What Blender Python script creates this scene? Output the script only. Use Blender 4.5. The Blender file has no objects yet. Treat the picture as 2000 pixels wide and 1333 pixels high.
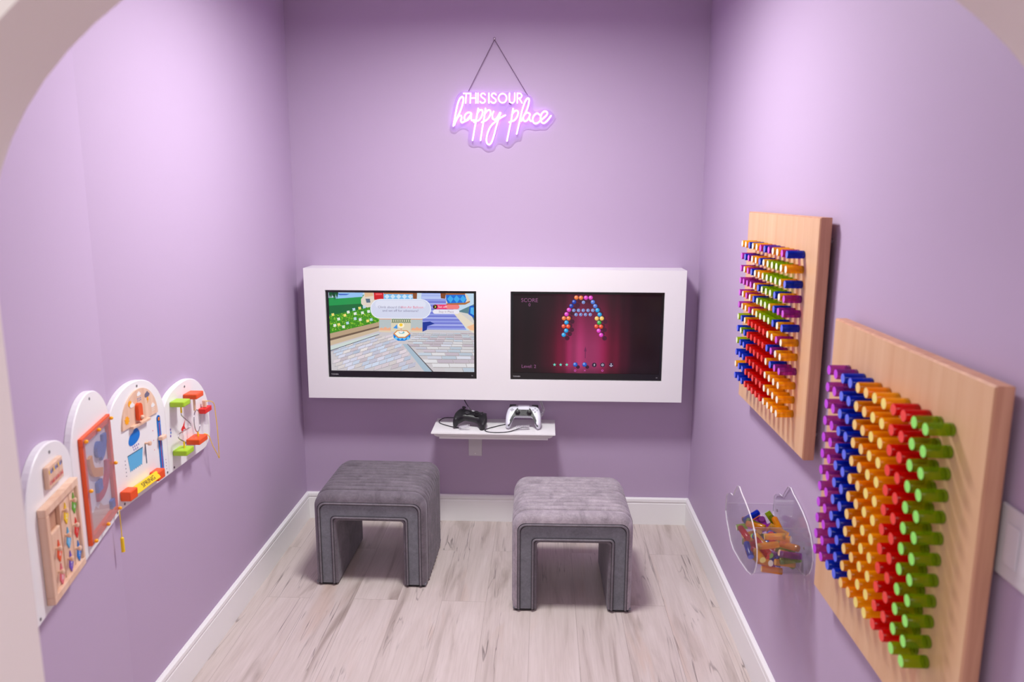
import bpy, bmesh, math, random
from mathutils import Vector, Matrix, Euler

PI = math.pi
SC = bpy.context.scene
COL = SC.collection

# ------------------------------------------------------------------ camera, world, lights, exposure
def rgb(r, g, b):
    f = lambda v: (v/255/12.92) if v/255 <= 0.04045 else ((v/255+0.055)/1.055)**2.4
    return (f(r), f(g), f(b), 1.0)

YAW, PITCH, ROLL = 0.039021647, 0.187034102, 0.003247149
CX, CYY, CZ = 0.22081723, -3.64737018, 1.6070973
fv = Vector((-math.sin(YAW)*math.cos(PITCH), math.cos(YAW)*math.cos(PITCH), -math.sin(PITCH)))
rv = Vector((math.cos(YAW), math.sin(YAW), 0))
uv = rv.cross(fv)
r2 = math.cos(ROLL)*rv + math.sin(ROLL)*uv
u2 = -math.sin(ROLL)*rv + math.cos(ROLL)*uv
cd = bpy.data.cameras.new('camera'); cam = bpy.data.objects.new('camera', cd); COL.objects.link(cam)
M = Matrix.Identity(4)
for i in range(3):
    M[i][0] = r2[i]; M[i][1] = u2[i]; M[i][2] = -fv[i]
M[0][3], M[1][3], M[2][3] = CX, CYY, CZ
cam.matrix_world = M
cd.sensor_width = 36.0; cd.lens = 1515.7793/2000*36.0
cd.clip_start = 0.01
cd.dof.use_dof = True; cd.dof.focus_distance = 3.3; cd.dof.aperture_fstop = 3.5
SC.camera = cam

wd = bpy.data.worlds.new('world'); SC.world = wd; wd.use_nodes = True
wd.node_tree.nodes['Background'].inputs[0].default_value = (1.0, 0.97, 0.95, 1)
wd.node_tree.nodes['Background'].inputs[1].default_value = 0.56

def area(name, loc, rot, size, power, color, shape='DISK', sy=None, spread=180):
    l = bpy.data.lights.new(name, 'AREA'); l.energy = power; l.color = color; l.shape = shape; l.size = size
    if sy: l.size_y = sy
    l.spread = math.radians(spread)
    o = bpy.data.objects.new(name, l); COL.objects.link(o); o.location = loc; o.rotation_euler = rot
    return o
area('room_downlight', (0.0, -1.18, 2.465), (0, 0, 0), 0.40, 38.5, (0.98, 1.0, 0.965), spread=172)
area('hall_fill', (0.3, -4.3, 2.55), (math.radians(12), 0, 0), 0.9, 22.0, (1.0, 0.94, 0.93), 'SQUARE')  # unseen lamp added as fill for the arch wall and doorway

vs = SC.view_settings
SC.display_settings.display_device = 'sRGB'
vs.view_transform = 'Standard'; vs.look = 'None'; vs.gamma = 1.0; vs.exposure = 0.0; vs.use_curve_mapping = False

# ------------------------------------------------------------------ materials
MATS = {}
def newmat(name):
    m = bpy.data.materials.new(name); m.use_nodes = True
    nt = m.node_tree; bs = nt.nodes['Principled BSDF']
    return m, nt, bs
def mat(name, col, rough=0.5, metal=0.0, spec=0.5, bump=0, bscale=200, sheen=0, var=0.0, vscale=8.0, coat=0, emit=None, estr=0):
    if name in MATS: return MATS[name]
    m, nt, bs = newmat(name)
    bs.inputs['Base Color'].default_value = col
    bs.inputs['Roughness'].default_value = rough
    bs.inputs['Metallic'].default_value = metal
    bs.inputs['Specular IOR Level'].default_value = spec
    if coat: bs.inputs['Coat Weight'].default_value = coat; bs.inputs['Coat Roughness'].default_value = 0.08
    if sheen:
        bs.inputs['Sheen Weight'].default_value = sheen; bs.inputs['Sheen Roughness'].default_value = 0.35
    if emit:
        bs.inputs['Emission Color'].default_value = emit; bs.inputs['Emission Strength'].default_value = estr
    tc = nt.nodes.new('ShaderNodeTexCoord')
    if var:
        n = nt.nodes.new('ShaderNodeTexNoise'); n.inputs['Scale'].default_value = vscale; n.inputs['Detail'].default_value = 5
        nt.links.new(tc.outputs['Object'], n.inputs['Vector'])
        mx = nt.nodes.new('ShaderNodeMix'); mx.data_type = 'RGBA'
        mx.inputs[6].default_value = [c*(1-var) for c in col[:3]]+[1]; mx.inputs[7].default_value = [min(1, c*(1+var)) for c in col[:3]]+[1]
        nt.links.new(n.outputs['Fac'], mx.inputs[0]); nt.links.new(mx.outputs[2], bs.inputs['Base Color'])
    if bump:
        n = nt.nodes.new('ShaderNodeTexNoise'); n.inputs['Scale'].default_value = bscale; n.inputs['Detail'].default_value = 4
        nt.links.new(tc.outputs['Object'], n.inputs['Vector'])
        b = nt.nodes.new('ShaderNodeBump'); b.inputs['Strength'].default_value = bump; b.inputs['Distance'].default_value = 0.002
        nt.links.new(n.outputs['Fac'], b.inputs['Height']); nt.links.new(b.outputs['Normal'], bs.inputs['Normal'])
    MATS[name] = m
    return m

purple = mat('lavender_wall_paint', (0.505, 0.385, 0.555, 1), 0.55, bump=0.12, bscale=260, spec=0.35)
white_paint = mat('white_trim_paint', (0.90, 0.885, 0.89, 1), 0.35, bump=0.03, bscale=60)
off_white = mat('arch_offwhite_paint', (0.90, 0.80, 0.80, 1), 0.6, bump=0.1, bscale=250)
ceil_m = mat('ceiling_paint', (0.72, 0.68, 0.72, 1), 0.8)
white_gloss = mat('white_satin_board', (0.86, 0.84, 0.86, 1), 0.3)
black_gloss = mat('black_gloss_bezel', (0.008, 0.007, 0.01, 1), 0.16)
black_matte = mat('black_matte_plastic', (0.013, 0.012, 0.015, 1), 0.42)
dark_plastic = mat('dark_grey_plastic', (0.05, 0.048, 0.055, 1), 0.35)
pad_white = mat('white_controller_plastic', (0.72, 0.72, 0.80, 1), 0.32)
steel = mat('polished_steel', (0.62, 0.6, 0.62, 1), 0.22, metal=1.0)
chain_m = mat('chain_metal', (0.28, 0.22, 0.27, 1), 0.35, metal=0.8)
screw_m = mat('screw_metal', (0.22, 0.21, 0.22, 1), 0.4, metal=0.7)
plate_m = mat('wall_plate_plastic', (0.66, 0.62, 0.66, 1), 0.4)
orange_p = mat('orange_painted_wood', rgb(236, 84, 28), 0.4)
red_p = mat('red_painted_wood', rgb(222, 40, 34), 0.4)
lime_p = mat('lime_painted_wood', rgb(168, 208, 40), 0.4)
yellow_p = mat('yellow_painted_wood', rgb(247, 205, 20), 0.4)
amber_p = mat('amber_bead', rgb(255, 172, 8), 0.25)
blue_p = mat('blue_paint', rgb(0, 118, 212), 0.4)
lblue_p = mat('light_blue_paint', rgb(95, 178, 226), 0.4)
navy_p = mat('navy_paint', rgb(22, 48, 130), 0.4)
purp_p = mat('violet_paint', rgb(110, 74, 190), 0.4)
pink_p = mat('pink_paint', rgb(226, 104, 122), 0.4)
green_p = mat('green_paint', rgb(92, 172, 40), 0.4)
grey_p = mat('storm_grey_paint', rgb(110, 104, 130), 0.5)
black_ink = mat('black_ink', (0.02, 0.02, 0.02, 1), 0.6)
white_ink = mat('white_ink', (0.85, 0.85, 0.85, 1), 0.6)
dullblue_p = mat('dull_blue_chute', rgb(52, 112, 190), 0.4)
mustard_p = mat('mustard_chute', rgb(226, 160, 80), 0.45)
crimson_p = mat('crimson_chute', rgb(196, 62, 86), 0.4)
sand_p = mat('sand_print', rgb(214, 184, 168), 0.6)
slot_m = mat('routed_slot', rgb(60, 90, 120), 0.6)

def wood(name, c1, c2, axis=1, scale=1.0, rough=0.45):
    m, nt, bs = newmat(name)
    tc = nt.nodes.new('ShaderNodeTexCoord'); mp = nt.nodes.new('ShaderNodeMapping')
    s = [28*scale, 28*scale, 28*scale]; s[axis] = 1.6*scale
    mp.inputs['Scale'].default_value = s
    n = nt.nodes.new('ShaderNodeTexNoise'); n.inputs['Scale'].default_value = 1.6; n.inputs['Detail'].default_value = 6; n.inputs['Distortion'].default_value = 0.4
    cr = nt.nodes.new('ShaderNodeValToRGB'); cr.color_ramp.elements[0].position = 0.3; cr.color_ramp.elements[1].position = 0.72
    cr.color_ramp.elements[0].color = c1; cr.color_ramp.elements[1].color = c2
    nt.links.new(tc.outputs['Object'], mp.inputs['Vector']); nt.links.new(mp.outputs['Vector'], n.inputs['Vector'])
    nt.links.new(n.outputs['Fac'], cr.inputs['Fac']); nt.links.new(cr.outputs['Color'], bs.inputs['Base Color'])
    bs.inputs['Roughness'].default_value = rough
    return m
maple_face = wood('maple_board_face', rgb(216, 168, 128), rgb(228, 186, 148), axis=2, scale=0.6)
maple_edge = wood('plywood_edge', rgb(190, 134, 104), rgb(214, 160, 128), axis=2, scale=1.4)
beech = wood('beech_wood', rgb(222, 178, 150), rgb(238, 204, 180), axis=1)
beech_dark = wood('beech_wood_side', rgb(188, 138, 112), rgb(206, 160, 134), axis=1)

def floor_mat():
    m, nt, bs = newmat('vinyl_plank_floor')
    N, L = nt.nodes, nt.links
    tc = N.new('ShaderNodeTexCoord')
    sp = N.new('ShaderNodeSeparateXYZ'); L.new(tc.outputs['Object'], sp.inputs[0])
    cb = N.new('ShaderNodeCombineXYZ'); L.new(sp.outputs['Y'], cb.inputs['X']); L.new(sp.outputs['X'], cb.inputs['Y'])
    mp = N.new('ShaderNodeMapping'); mp.inputs['Location'].default_value = (0.34, 0.17, 0); L.new(cb.outputs[0], mp.inputs['Vector'])
    br = N.new('ShaderNodeTexBrick'); br.offset = 0.37; br.offset_frequency = 2; br.squash = 1
    br.inputs['Scale'].default_value = 1; br.inputs['Brick Width'].default_value = 1.22; br.inputs['Row Height'].default_value = 0.178
    br.inputs['Mortar Size'].default_value = 0.0009; br.inputs['Mortar Smooth'].default_value = 0.2; br.inputs['Bias'].default_value = 0
    br.inputs['Color1'].default_value = (0, 0, 0, 1); br.inputs['Color2'].default_value = (1, 1, 1, 1); br.inputs['Mortar'].default_value = (0.5, 0.5, 0.5, 1)
    L.new(mp.outputs[0], br.inputs['Vector'])
    # per plank offset of the grain
    mul = N.new('ShaderNodeVectorMath'); mul.operation = 'SCALE'; mul.inputs['Scale'].default_value = 37.0
    L.new(br.outputs['Color'], mul.inputs[0])
    ad = N.new('ShaderNodeVectorMath'); ad.operation = 'ADD'; L.new(tc.outputs['Object'], ad.inputs[0]); L.new(mul.outputs[0], ad.inputs[1])
    def noise(sc, scale, det, dist, rough=0.5):
        g = N.new('ShaderNodeMapping'); g.inputs['Scale'].default_value = sc; L.new(ad.outputs[0], g.inputs['Vector'])
        n = N.new('ShaderNodeTexNoise'); n.inputs['Scale'].default_value = scale; n.inputs['Detail'].default_value = det; n.inputs['Distortion'].default_value = dist
        n.inputs['Roughness'].default_value = rough
        L.new(g.outputs[0], n.inputs['Vector']); return n
    def ramp(src, stops):
        r = N.new('ShaderNodeValToRGB'); el = r.color_ramp.elements
        while len(el) < len(stops): el.new(0.5)
        for e, (p, c) in zip(el, stops): e.position = p; e.color = c
        L.new(src, r.inputs['Fac']); return r
    def mix(fac, a, b, mode='MIX'):
        x = N.new('ShaderNodeMix'); x.data_type = 'RGBA'; x.blend_type = mode
        if isinstance(fac, float): x.inputs[0].default_value = fac
        else: L.new(fac, x.inputs[0])
        if isinstance(a, tuple): x.inputs[6].default_value = a
        else: L.new(a, x.inputs[6])
        if isinstance(b, tuple): x.inputs[7].default_value = b
        else: L.new(b, x.inputs[7])
        return x.outputs[2]
    base = ramp(noise((7, 0.8, 1), 1.5, 4, 1.2).outputs['Fac'], [(0.27, (0.40, 0.325, 0.295, 1)), (0.43, (0.62, 0.53, 0.50, 1)), (0.70, (0.69, 0.60, 0.575, 1))])
    fine = ramp(noise((70, 3, 1), 2.0, 6, 0.6, 0.6).outputs['Fac'], [(0.30, (0.80, 0.78, 0.77, 1)), (0.6, (1, 1, 1, 1))])
    c = mix(0.5, base.outputs[0], fine.outputs[0], 'MULTIPLY')
    warm = ramp(noise((9, 1.1, 1), 1.1, 3, 0.8).outputs['Fac'], [(0.60, (0, 0, 0, 1)), (0.74, (1, 1, 1, 1))])
    wf = N.new('ShaderNodeMath'); wf.operation = 'MULTIPLY'; wf.inputs[1].default_value = 0.5; L.new(warm.outputs[0], wf.inputs[0])
    c = mix(wf.outputs[0], c, (0.58, 0.42, 0.34, 1))
    # thin dark cracks : narrow band of a stretched noise
    ck = noise((16, 0.75, 1), 1.0, 3, 1.6)
    band = ramp(ck.outputs['Fac'], [(0.486, (0, 0, 0, 1)), (0.497, (1, 1, 1, 1)), (0.503, (1, 1, 1, 1)), (0.514, (0, 0, 0, 1))])
    gate = ramp(noise((5, 1.7, 1), 1.3, 2, 0.2).outputs['Fac'], [(0.50, (0, 0, 0, 1)), (0.62, (1, 1, 1, 1))])
    mm = N.new('ShaderNodeMath'); mm.operation = 'MULTIPLY'; L.new(band.outputs[0], mm.inputs[0]); L.new(gate.outputs[0], mm.inputs[1])
    m3 = N.new('ShaderNodeMath'); m3.operation = 'MULTIPLY'; m3.inputs[1].default_value = 0.75; L.new(mm.outputs[0], m3.inputs[0])
    c = mix(m3.outputs[0], c, (0.13, 0.10, 0.10, 1))
    # knots
    kn = N.new('ShaderNodeTexVoronoi'); kn.inputs['Scale'].default_value = 2.6
    g = N.new('ShaderNodeMapping'); g.inputs['Scale'].default_value = (1.6, 0.7, 1); L.new(ad.outputs[0], g.inputs['Vector']); L.new(g.outputs[0], kn.inputs['Vector'])
    kr = ramp(kn.outputs['Distance'], [(0.0, (0.55, 0.55, 0.55, 1)), (0.035, (0.25, 0.25, 0.25, 1)), (0.07, (0, 0, 0, 1))])
    c = mix(kr.outputs[0], c, (0.16, 0.12, 0.11, 1))
    # tone per plank and joints
    tone = ramp(br.outputs['Color'], [(0.0, (0.95, 0.95, 0.95, 1)), (1.0, (1, 1, 1, 1))])
    c = mix(1.0, c, tone.outputs[0], 'MULTIPLY')
    jf = N.new('ShaderNodeMath'); jf.operation = 'MULTIPLY'; jf.inputs[1].default_value = 0.55; L.new(br.outputs['Fac'], jf.inputs[0])
    c = mix(jf.outputs[0], c, (0.28, 0.22, 0.20, 1))
    L.new(c, bs.inputs['Base Color'])
    bs.inputs['Roughness'].default_value = 0.42; bs.inputs['Specular IOR Level'].default_value = 0.4
    b = N.new('ShaderNodeBump'); b.inputs['Strength'].default_value = 0.15; b.inputs['Distance'].default_value = 0.001
    L.new(fine.outputs[0], b.inputs['Height']); L.new(b.outputs[0], bs.inputs['Normal'])
    return m
floor_m = floor_mat()

def velvet(name, c1, c2, sheen=0.6):
    m, nt, bs = newmat(name); N, L = nt.nodes, nt.links
    tc = N.new('ShaderNodeTexCoord')
    n = N.new('ShaderNodeTexNoise'); n.inputs['Scale'].default_value = 16; n.inputs['Detail'].default_value = 9; n.inputs['Distortion'].default_value = 1.0; n.inputs['Roughness'].default_value = 0.68
    L.new(tc.outputs['Object'], n.inputs['Vector'])
    n2 = N.new('ShaderNodeTexNoise'); n2.inputs['Scale'].default_value = 160; n2.inputs['Detail'].default_value = 3
    L.new(tc.outputs['Object'], n2.inputs['Vector'])
    r = N.new('ShaderNodeValToRGB'); r.color_ramp.elements[0].position = 0.25; r.color_ramp.elements[1].position = 0.80
    r.color_ramp.elements[0].color = c1; r.color_ramp.elements[1].color = c2
    L.new(n.outputs['Fac'], r.inputs['Fac'])
    mx = N.new('ShaderNodeMix'); mx.data_type = 'RGBA'; mx.blend_type = 'MULTIPLY'; mx.inputs[0].default_value = 0.35
    L.new(r.outputs[0], mx.inputs[6]); L.new(n2.outputs['Color'], mx.inputs[7]); 
    r2_ = N.new('ShaderNodeValToRGB'); r2_.color_ramp.elements[0].color = (0.6, 0.6, 0.6, 1); r2_.color_ramp.elements[0].position = 0.35; r2_.color_ramp.elements[1].position = 0.65
    L.new(n2.outputs['Fac'], r2_.inputs['Fac']); L.new(r2_.outputs[0], mx.inputs[7])
    L.new(mx.outputs[2], bs.inputs['Base Color'])
    bs.inputs['Roughness'].default_value = 0.62; bs.inputs['Specular IOR Level'].default_value = 0.25
    bs.inputs['Sheen Weight'].default_value = sheen*0.35; bs.inputs['Sheen Roughness'].default_value = 0.55
    bs.inputs['Sheen Tint'].default_value = (0.9, 0.85, 0.95, 1)
    b = N.new('ShaderNodeBump'); b.inputs['Strength'].default_value = 0.15; b.inputs['Distance'].default_value = 0.002
    L.new(n.outputs['Fac'], b.inputs['Height']); L.new(b.outputs[0], bs.inputs['Normal'])
    return m
velvet_top = velvet('grey_velvet', (0.09, 0.076, 0.09, 1), (0.235, 0.20, 0.235, 1))
velvet_top_r = velvet('grey_velvet_painted_sheen', (0.20, 0.17, 0.195, 1), (0.54, 0.47, 0.52, 1), 0.9)  # same grey velvet, with the brighter sheen of its nap put into the colour
crease_shade = mat('velvet_seam_shade', (0.045, 0.038, 0.048, 1), 0.8)  # dark colour painted in for shade in the channel creases and beside piping
velvet_panel = velvet('grey_velvet_flat', (0.145, 0.148, 0.172, 1), (0.235, 0.238, 0.27, 1), 0.35)
velvet_pipe = velvet('grey_velvet_piping', (0.14, 0.125, 0.145, 1), (0.26, 0.235, 0.265, 1), 0.4)

def acrylic(name, col, a=0.45, rough=0.12, tint=None):
    """tinted see-through plastic: part of the light passes straight, the rest scatters in the colour"""
    m, nt, bs = newmat(name); N, L = nt.nodes, nt.links
    bs.inputs['Base Color'].default_value = col; bs.inputs['Roughness'].default_value = rough; bs.inputs['Specular IOR Level'].default_value = 0.8
    tr = N.new('ShaderNodeBsdfTransparent'); tr.inputs[0].default_value = [max(c, 0.006)**0.5 for c in col[:3]]+[1]
    tl = N.new('ShaderNodeBsdfTranslucent'); tl.inputs[0].default_value = col
    mx = N.new('ShaderNodeMixShader'); mx.inputs[0].default_value = 0.4
    mx2 = N.new('ShaderNodeMixShader'); mx2.inputs[0].default_value = a
    L.new(bs.outputs[0], mx.inputs[1]); L.new(tl.outputs[0], mx.inputs[2])
    L.new(mx.outputs[0], mx2.inputs[1]); L.new(tr.outputs[0], mx2.inputs[2])
    L.new(mx2.outputs[0], N['Material Output'].inputs[0])
    return m
def clear(name, tint=(0.96, 0.96, 0.975, 1), gloss=1.0, haze=0.025, hz=(0.9, 0.88, 0.92, 1), ior=1.45):
    m, nt, bs = newmat(name); N, L = nt.nodes, nt.links
    bs.inputs['Base Color'].default_value = hz; bs.inputs['Roughness'].default_value = 0.3
    tr = N.new('ShaderNodeBsdfTransparent'); tr.inputs[0].default_value = tint
    gl = N.new('ShaderNodeBsdfGlossy'); gl.inputs['Roughness'].default_value = 0.03
    lw = N.new('ShaderNodeLayerWeight'); lw.inputs['Blend'].default_value = 0.5
    pw = N.new('ShaderNodeMath'); pw.operation = 'POWER'; pw.inputs[1].default_value = 4.0; L.new(lw.outputs['Facing'], pw.inputs[0])
    fr = N.new('ShaderNodeMath'); fr.operation = 'MULTIPLY_ADD'; fr.inputs[1].default_value = 0.36; fr.inputs[2].default_value = 0.03; L.new(pw.outputs[0], fr.inputs[0])
    a = N.new('ShaderNodeMixShader'); L.new(fr.outputs[0], a.inputs[0]); L.new(tr.outputs[0], a.inputs[1]); L.new(gl.outputs[0], a.inputs[2])
    b = N.new('ShaderNodeMixShader'); b.inputs[0].default_value = haze; L.new(a.outputs[0], b.inputs[1]); L.new(bs.outputs[0], b.inputs[2])
    L.new(b.outputs[0], N['Material Output'].inputs[0])
    return m
clear_acrylic = clear('clear_acrylic')
sign_acrylic = clear('sign_backing_acrylic', (0.93, 0.90, 0.97, 1), haze=0.07, hz=(0.9, 0.75, 0.98, 1))
cover_acrylic = clear('maze_cover', (0.93, 0.92, 0.95, 1), haze=0.09, hz=(0.95, 0.88, 0.92, 1))
edge_acrylic = mat('acrylic_edge_painted_glow', (0.82, 0.80, 0.86, 1), 0.15)  # whitish colour standing in for the glow of light in cut edges

# ------------------------------------------------------------------ mesh helpers
class MB:
    def __init__(s): s.v = []; s.f = []; s.m = []; s.sm = []
    def add(s, vs, fs, mi=0, smooth=False, T=None):
        o = len(s.v)
        for p in vs:
            p = Vector(p); s.v.append(T @ p if T else p)
        for f in fs: s.f.append([i+o for i in f]); s.m.append(mi); s.sm.append(smooth)
    def box(s, lo, hi, mi=0, T=None, bev=0.0):
        (x0, y0, z0), (x1, y1, z1) = lo, hi
        if bev:
            bm = bmesh.new(); bmesh.ops.create_cube(bm, size=1.0)
            for v in bm.verts: v.co = Vector(((x0+x1)/2+v.co.x*(x1-x0), (y0+y1)/2+v.co.y*(y1-y0), (z0+z1)/2+v.co.z*(z1-z0)))
            bmesh.ops.bevel(bm, geom=bm.edges[:], offset=bev, segments=2, affect='EDGES', profile=0.5)
            bm.verts.index_update()
            s.add([v.co.copy() for v in bm.verts], [[v.index for v in f.verts] for f in bm.faces], mi, False, T); bm.free(); return s
        s.add([(x0,y0,z0),(x1,y0,z0),(x1,y1,z0),(x0,y1,z0),(x0,y0,z1),(x1,y0,z1),(x1,y1,z1),(x0,y1,z1)],
              [(0,3,2,1),(4,5,6,7),(0,1,5,4),(1,2,6,5),(2,3,7,6),(3,0,4,7)], mi, False, T); return s
    def prism(s, poly, a, b, mi=0, T=None, mside=None, caps=True):
        """poly in local XY, extruded from Z=a to Z=b"""
        n = len(poly)
        ar = sum(poly[i][0]*poly[(i+1)%n][1]-poly[(i+1)%n][0]*poly[i][1] for i in range(n))
        if ar < 0: poly = poly[::-1]
        vs = [(x, y, a) for x, y in poly]+[(x, y, b) for x, y in poly]
        if caps: s.add(vs, [list(range(n))[::-1], [n+i for i in range(n)]], mi, False, T)
        s.add(vs, [(i, (i+1)%n, n+(i+1)%n, n+i) for i in range(n)], mi if mside is None else mside, False, T); return s
    def tube(s, pts, r, seg=8, mi=0, T=None, closed=False, caps=True):
        pts = [Vector(p) for p in pts]; n = len(pts); rings = []
        def tan(i):
            if closed: return (pts[(i+1)%n]-pts[i-1]).normalized()
            return (pts[min(i+1, n-1)]-pts[max(i-1, 0)]).normalized()
        t0 = tan(0); up = Vector((0, 0, 1)) if abs(t0.z) < 0.9 else Vector((1, 0, 0))
        nn = t0.cross(up).normalized(); vs = []
        rr = r if hasattr(r, '__len__') else [r]*n
        for i in range(n):
            t = tan(i); nn = (nn-t*nn.dot(t))
            nn = nn.normalized() if nn.length > 1e-6 else t.orthogonal().normalized()
            bn = t.cross(nn)
            for k in range(seg):
                a = 2*PI*k/seg; vs.append(pts[i]+(nn*math.cos(a)+bn*math.sin(a))*rr[i])
        fs = []
        for i in range(n if closed else n-1):
            j = (i+1) % n
            for k in range(seg): fs.append((i*seg+k, i*seg+(k+1)%seg, j*seg+(k+1)%seg, j*seg+k))
        s.add(vs, fs, mi, True, T)
        if caps and not closed:
            s.add(vs[:seg], [list(range(seg))[::-1]], mi, False, T); s.add(vs[-seg:], [list(range(seg))], mi, False, T)
        return s
    def lathe(s, prof, origin=(0, 0, 0), axis='Z', seg=20, mi=0, T=None):
        """prof: (radius, height) pairs around the axis"""
        vs = []; fs = []; n = len(prof)
        for (r, h) in prof:
            for k in range(seg):
                a = 2*PI*k/seg; x, y, z = r*math.cos(a), r*math.sin(a), h
                if axis == 'X': x, y, z = z, x, y
                if axis == 'Y': x, y, z = y, z, x
                vs.append((x+origin[0], y+origin[1], z+origin[2]))
        for i in range(n-1):
            for k in range(seg): fs.append((i*seg+k, i*seg+(k+1)%seg, (i+1)*seg+(k+1)%seg, (i+1)*seg+k))
        if prof[0][0] > 1e-6: fs.append(list(range(seg))[::-1])
        if prof[-1][0] > 1e-6: fs.append([(n-1)*seg+k for k in range(seg)])
        s.add(vs, fs, mi, True, T); return s
    def ball(s, c, r, mi=0, T=None, seg=12, sc=(1, 1, 1)):
        vs = []; fs = []; h = seg//2
        for i in range(h+1):
            th = PI*i/h
            for k in range(seg):
                a = 2*PI*k/seg; vs.append((c[0]+sc[0]*r*math.sin(th)*math.cos(a), c[1]+sc[1]*r*math.sin(th)*math.sin(a), c[2]-sc[2]*r*math.cos(th)))
        for i in range(h):
            for k in range(seg): fs.append((i*seg+k, i*seg+(k+1)%seg, (i+1)*seg+(k+1)%seg, (i+1)*seg+k))
        s.add(vs, fs, mi, True, T); return s
    def build(s, name, mats, parent=None, loc=None, rot=None, angle=40):
        me = bpy.data.meshes.new(name); me.from_pydata([tuple(v) for v in s.v], [], s.f)
        if not isinstance(mats, (list, tuple)): mats = [mats]
        for m in mats: me.materials.append(m)
        me.polygons.foreach_set('material_index', s.m); me.polygons.foreach_set('use_smooth', s.sm)
        bm = bmesh.new(); bm.from_mesh(me)
        bmesh.ops.remove_doubles(bm, verts=bm.verts, dist=1e-6)
        bmesh.ops.recalc_face_normals(bm, faces=bm.faces)
        for e in bm.edges:
            if len(e.link_faces) == 2 and e.calc_face_angle(0) > math.radians(angle): e.smooth = False
        bm.to_mesh(me); bm.free(); me.update()
        o = bpy.data.objects.new(name, me); COL.objects.link(o)
        if parent: o.parent = parent
        if loc: o.location = loc
        if rot: o.rotation_euler = rot
        return o
def tag(o, label, cat, group=None, kind=None):
    o['label'] = label; o['category'] = cat
    if group: o['group'] = group
    if kind: o['kind'] = kind
    return o
def thing(name, label, cat, loc=(0, 0, 0), rot=(0, 0, 0), group=None):
    o = bpy.data.objects.new(name, None); COL.objects.link(o); o.location = loc; o.rotation_euler = rot
    o.empty_display_size = 0.05
    return tag(o, label, cat, group)
def struct(o): o['kind'] = 'structure'; return o
def smooth_curve(pts, n=6, closed=False):
    P = [Vector(p) for p in pts]; out = []; N = len(P)
    for i in range(N if closed else N-1):
        p0 = P[(i-1) % N] if closed else P[max(i-1, 0)]; p1 = P[i]; p2 = P[(i+1) % N]; p3 = P[(i+2) % N] if closed else P[min(i+2, N-1)]
        for k in range(n):
            t = k/n
            out.append(0.5*((2*p1)+(p2-p0)*t+(2*p0-5*p1+4*p2-p3)*t*t+(3*p1-p0-3*p2+p3)*t**3))
    if not closed: out.append(P[-1])
    return out
def text_mesh(body, size, name, m, parent, loc, rot, ext=0.0003, align='CENTER', sx=1.0):
    c = bpy.data.curves.new('txt', 'FONT'); c.body = body; c.size = size; c.align_x = align; c.align_y = 'CENTER'; c.extrude = ext; c.resolution_u = 3
    o = bpy.data.objects.new('txt', c); COL.objects.link(o)
    bpy.context.view_layer.update()
    me = bpy.data.meshes.new_from_object(o.evaluated_get(bpy.context.evaluated_depsgraph_get()))
    bpy.data.objects.remove(o)
    for v in me.vertices: v.co.x *= sx
    me.name = name; me.materials.clear(); me.materials.append(m)
    o = bpy.data.objects.new(name, me); COL.objects.link(o); o.parent = parent; o.location = loc; o.rotation_euler = rot
    return o

# ------------------------------------------------------------------ room shell
X = 0.95; HC = 2.47; BEND = -1.668; YA = -2.70; TA = 0.13; ANG = math.radians(14)
XA = -X+math.sin(ANG)/math.cos(ANG)*(abs(YA)-abs(BEND))
struct(MB().box((-2.6, -6.0, -0.05), (2.6, 0.1, 0)).build('floor', floor_m))
struct(MB().box((-X-0.1, YA, HC), (X+0.1, 0.1, HC+0.1)).build('ceiling', ceil_m))
struct(MB().box((-X, 0, 0), (X, 0.1, HC)).build('wall_back', purple))
struct(MB().prism([(X, 0.1), (X+0.1, 0.1), (X+0.1, YA), (X, YA)], 0, HC).build('wall_right', purple))
struct(MB().prism([(-X, 0.1), (-X, BEND), (XA, YA), (XA-0.1, YA), (-X-0.1, BEND-0.02), (-X-0.1, 0.1)], 0, HC).build('wall_left', purple))
# the wall with the arched doorway
def arch_wall():
    b = MB(); xc, a, zc, h = 0.20, 0.6656, 1.52, 0.44; top = 2.6; W = 2.6; n = 36
    xs = [xc-a*math.cos(PI*i/n) for i in range(n+1)]; zs = [zc+h*math.sin(PI*i/n) for i in range(n+1)]
    for y, mi in ((YA, 1), (YA-TA, 0)):
        for (p, q) in ((-W, xs[0]), (xs[-1], W)):
            b.add([(p, y, 0), (q, y, 0), (q, y, zc), (p, y, zc), (q, y, top), (p, y, top)], [(0, 1, 2, 3), (3, 2, 4, 5)], mi)
        for i in range(n):
            b.add([(xs[i], y, zs[i]), (xs[i+1], y, zs[i+1]), (xs[i+1], y, top), (xs[i], y, top)], [(0, 1, 2, 3)], mi)
    path = [(xs[0], 0)]+list(zip(xs, zs))+[(xs[-1], 0)]
    for (p, q) in zip(path, path[1:]):
        b.add([(p[0], YA, p[1]), (q[0], YA, q[1]), (q[0], YA-TA, q[1]), (p[0], YA-TA, p[1])], [(0, 1, 2, 3)], 0, True)
    for x in (-W, W): b.add([(x, YA, 0), (x, YA-TA, 0), (x, YA-TA, top), (x, YA, top)], [(0, 1, 2, 3)], 0)
    b.add([(-W, YA, top), (W, YA, top), (W, YA-TA, top), (-W, YA-TA, top)], [(0, 1, 2, 3)], 0)
    return b
struct(arch_wall().build('wall_front', [off_white, purple], angle=30))
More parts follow.
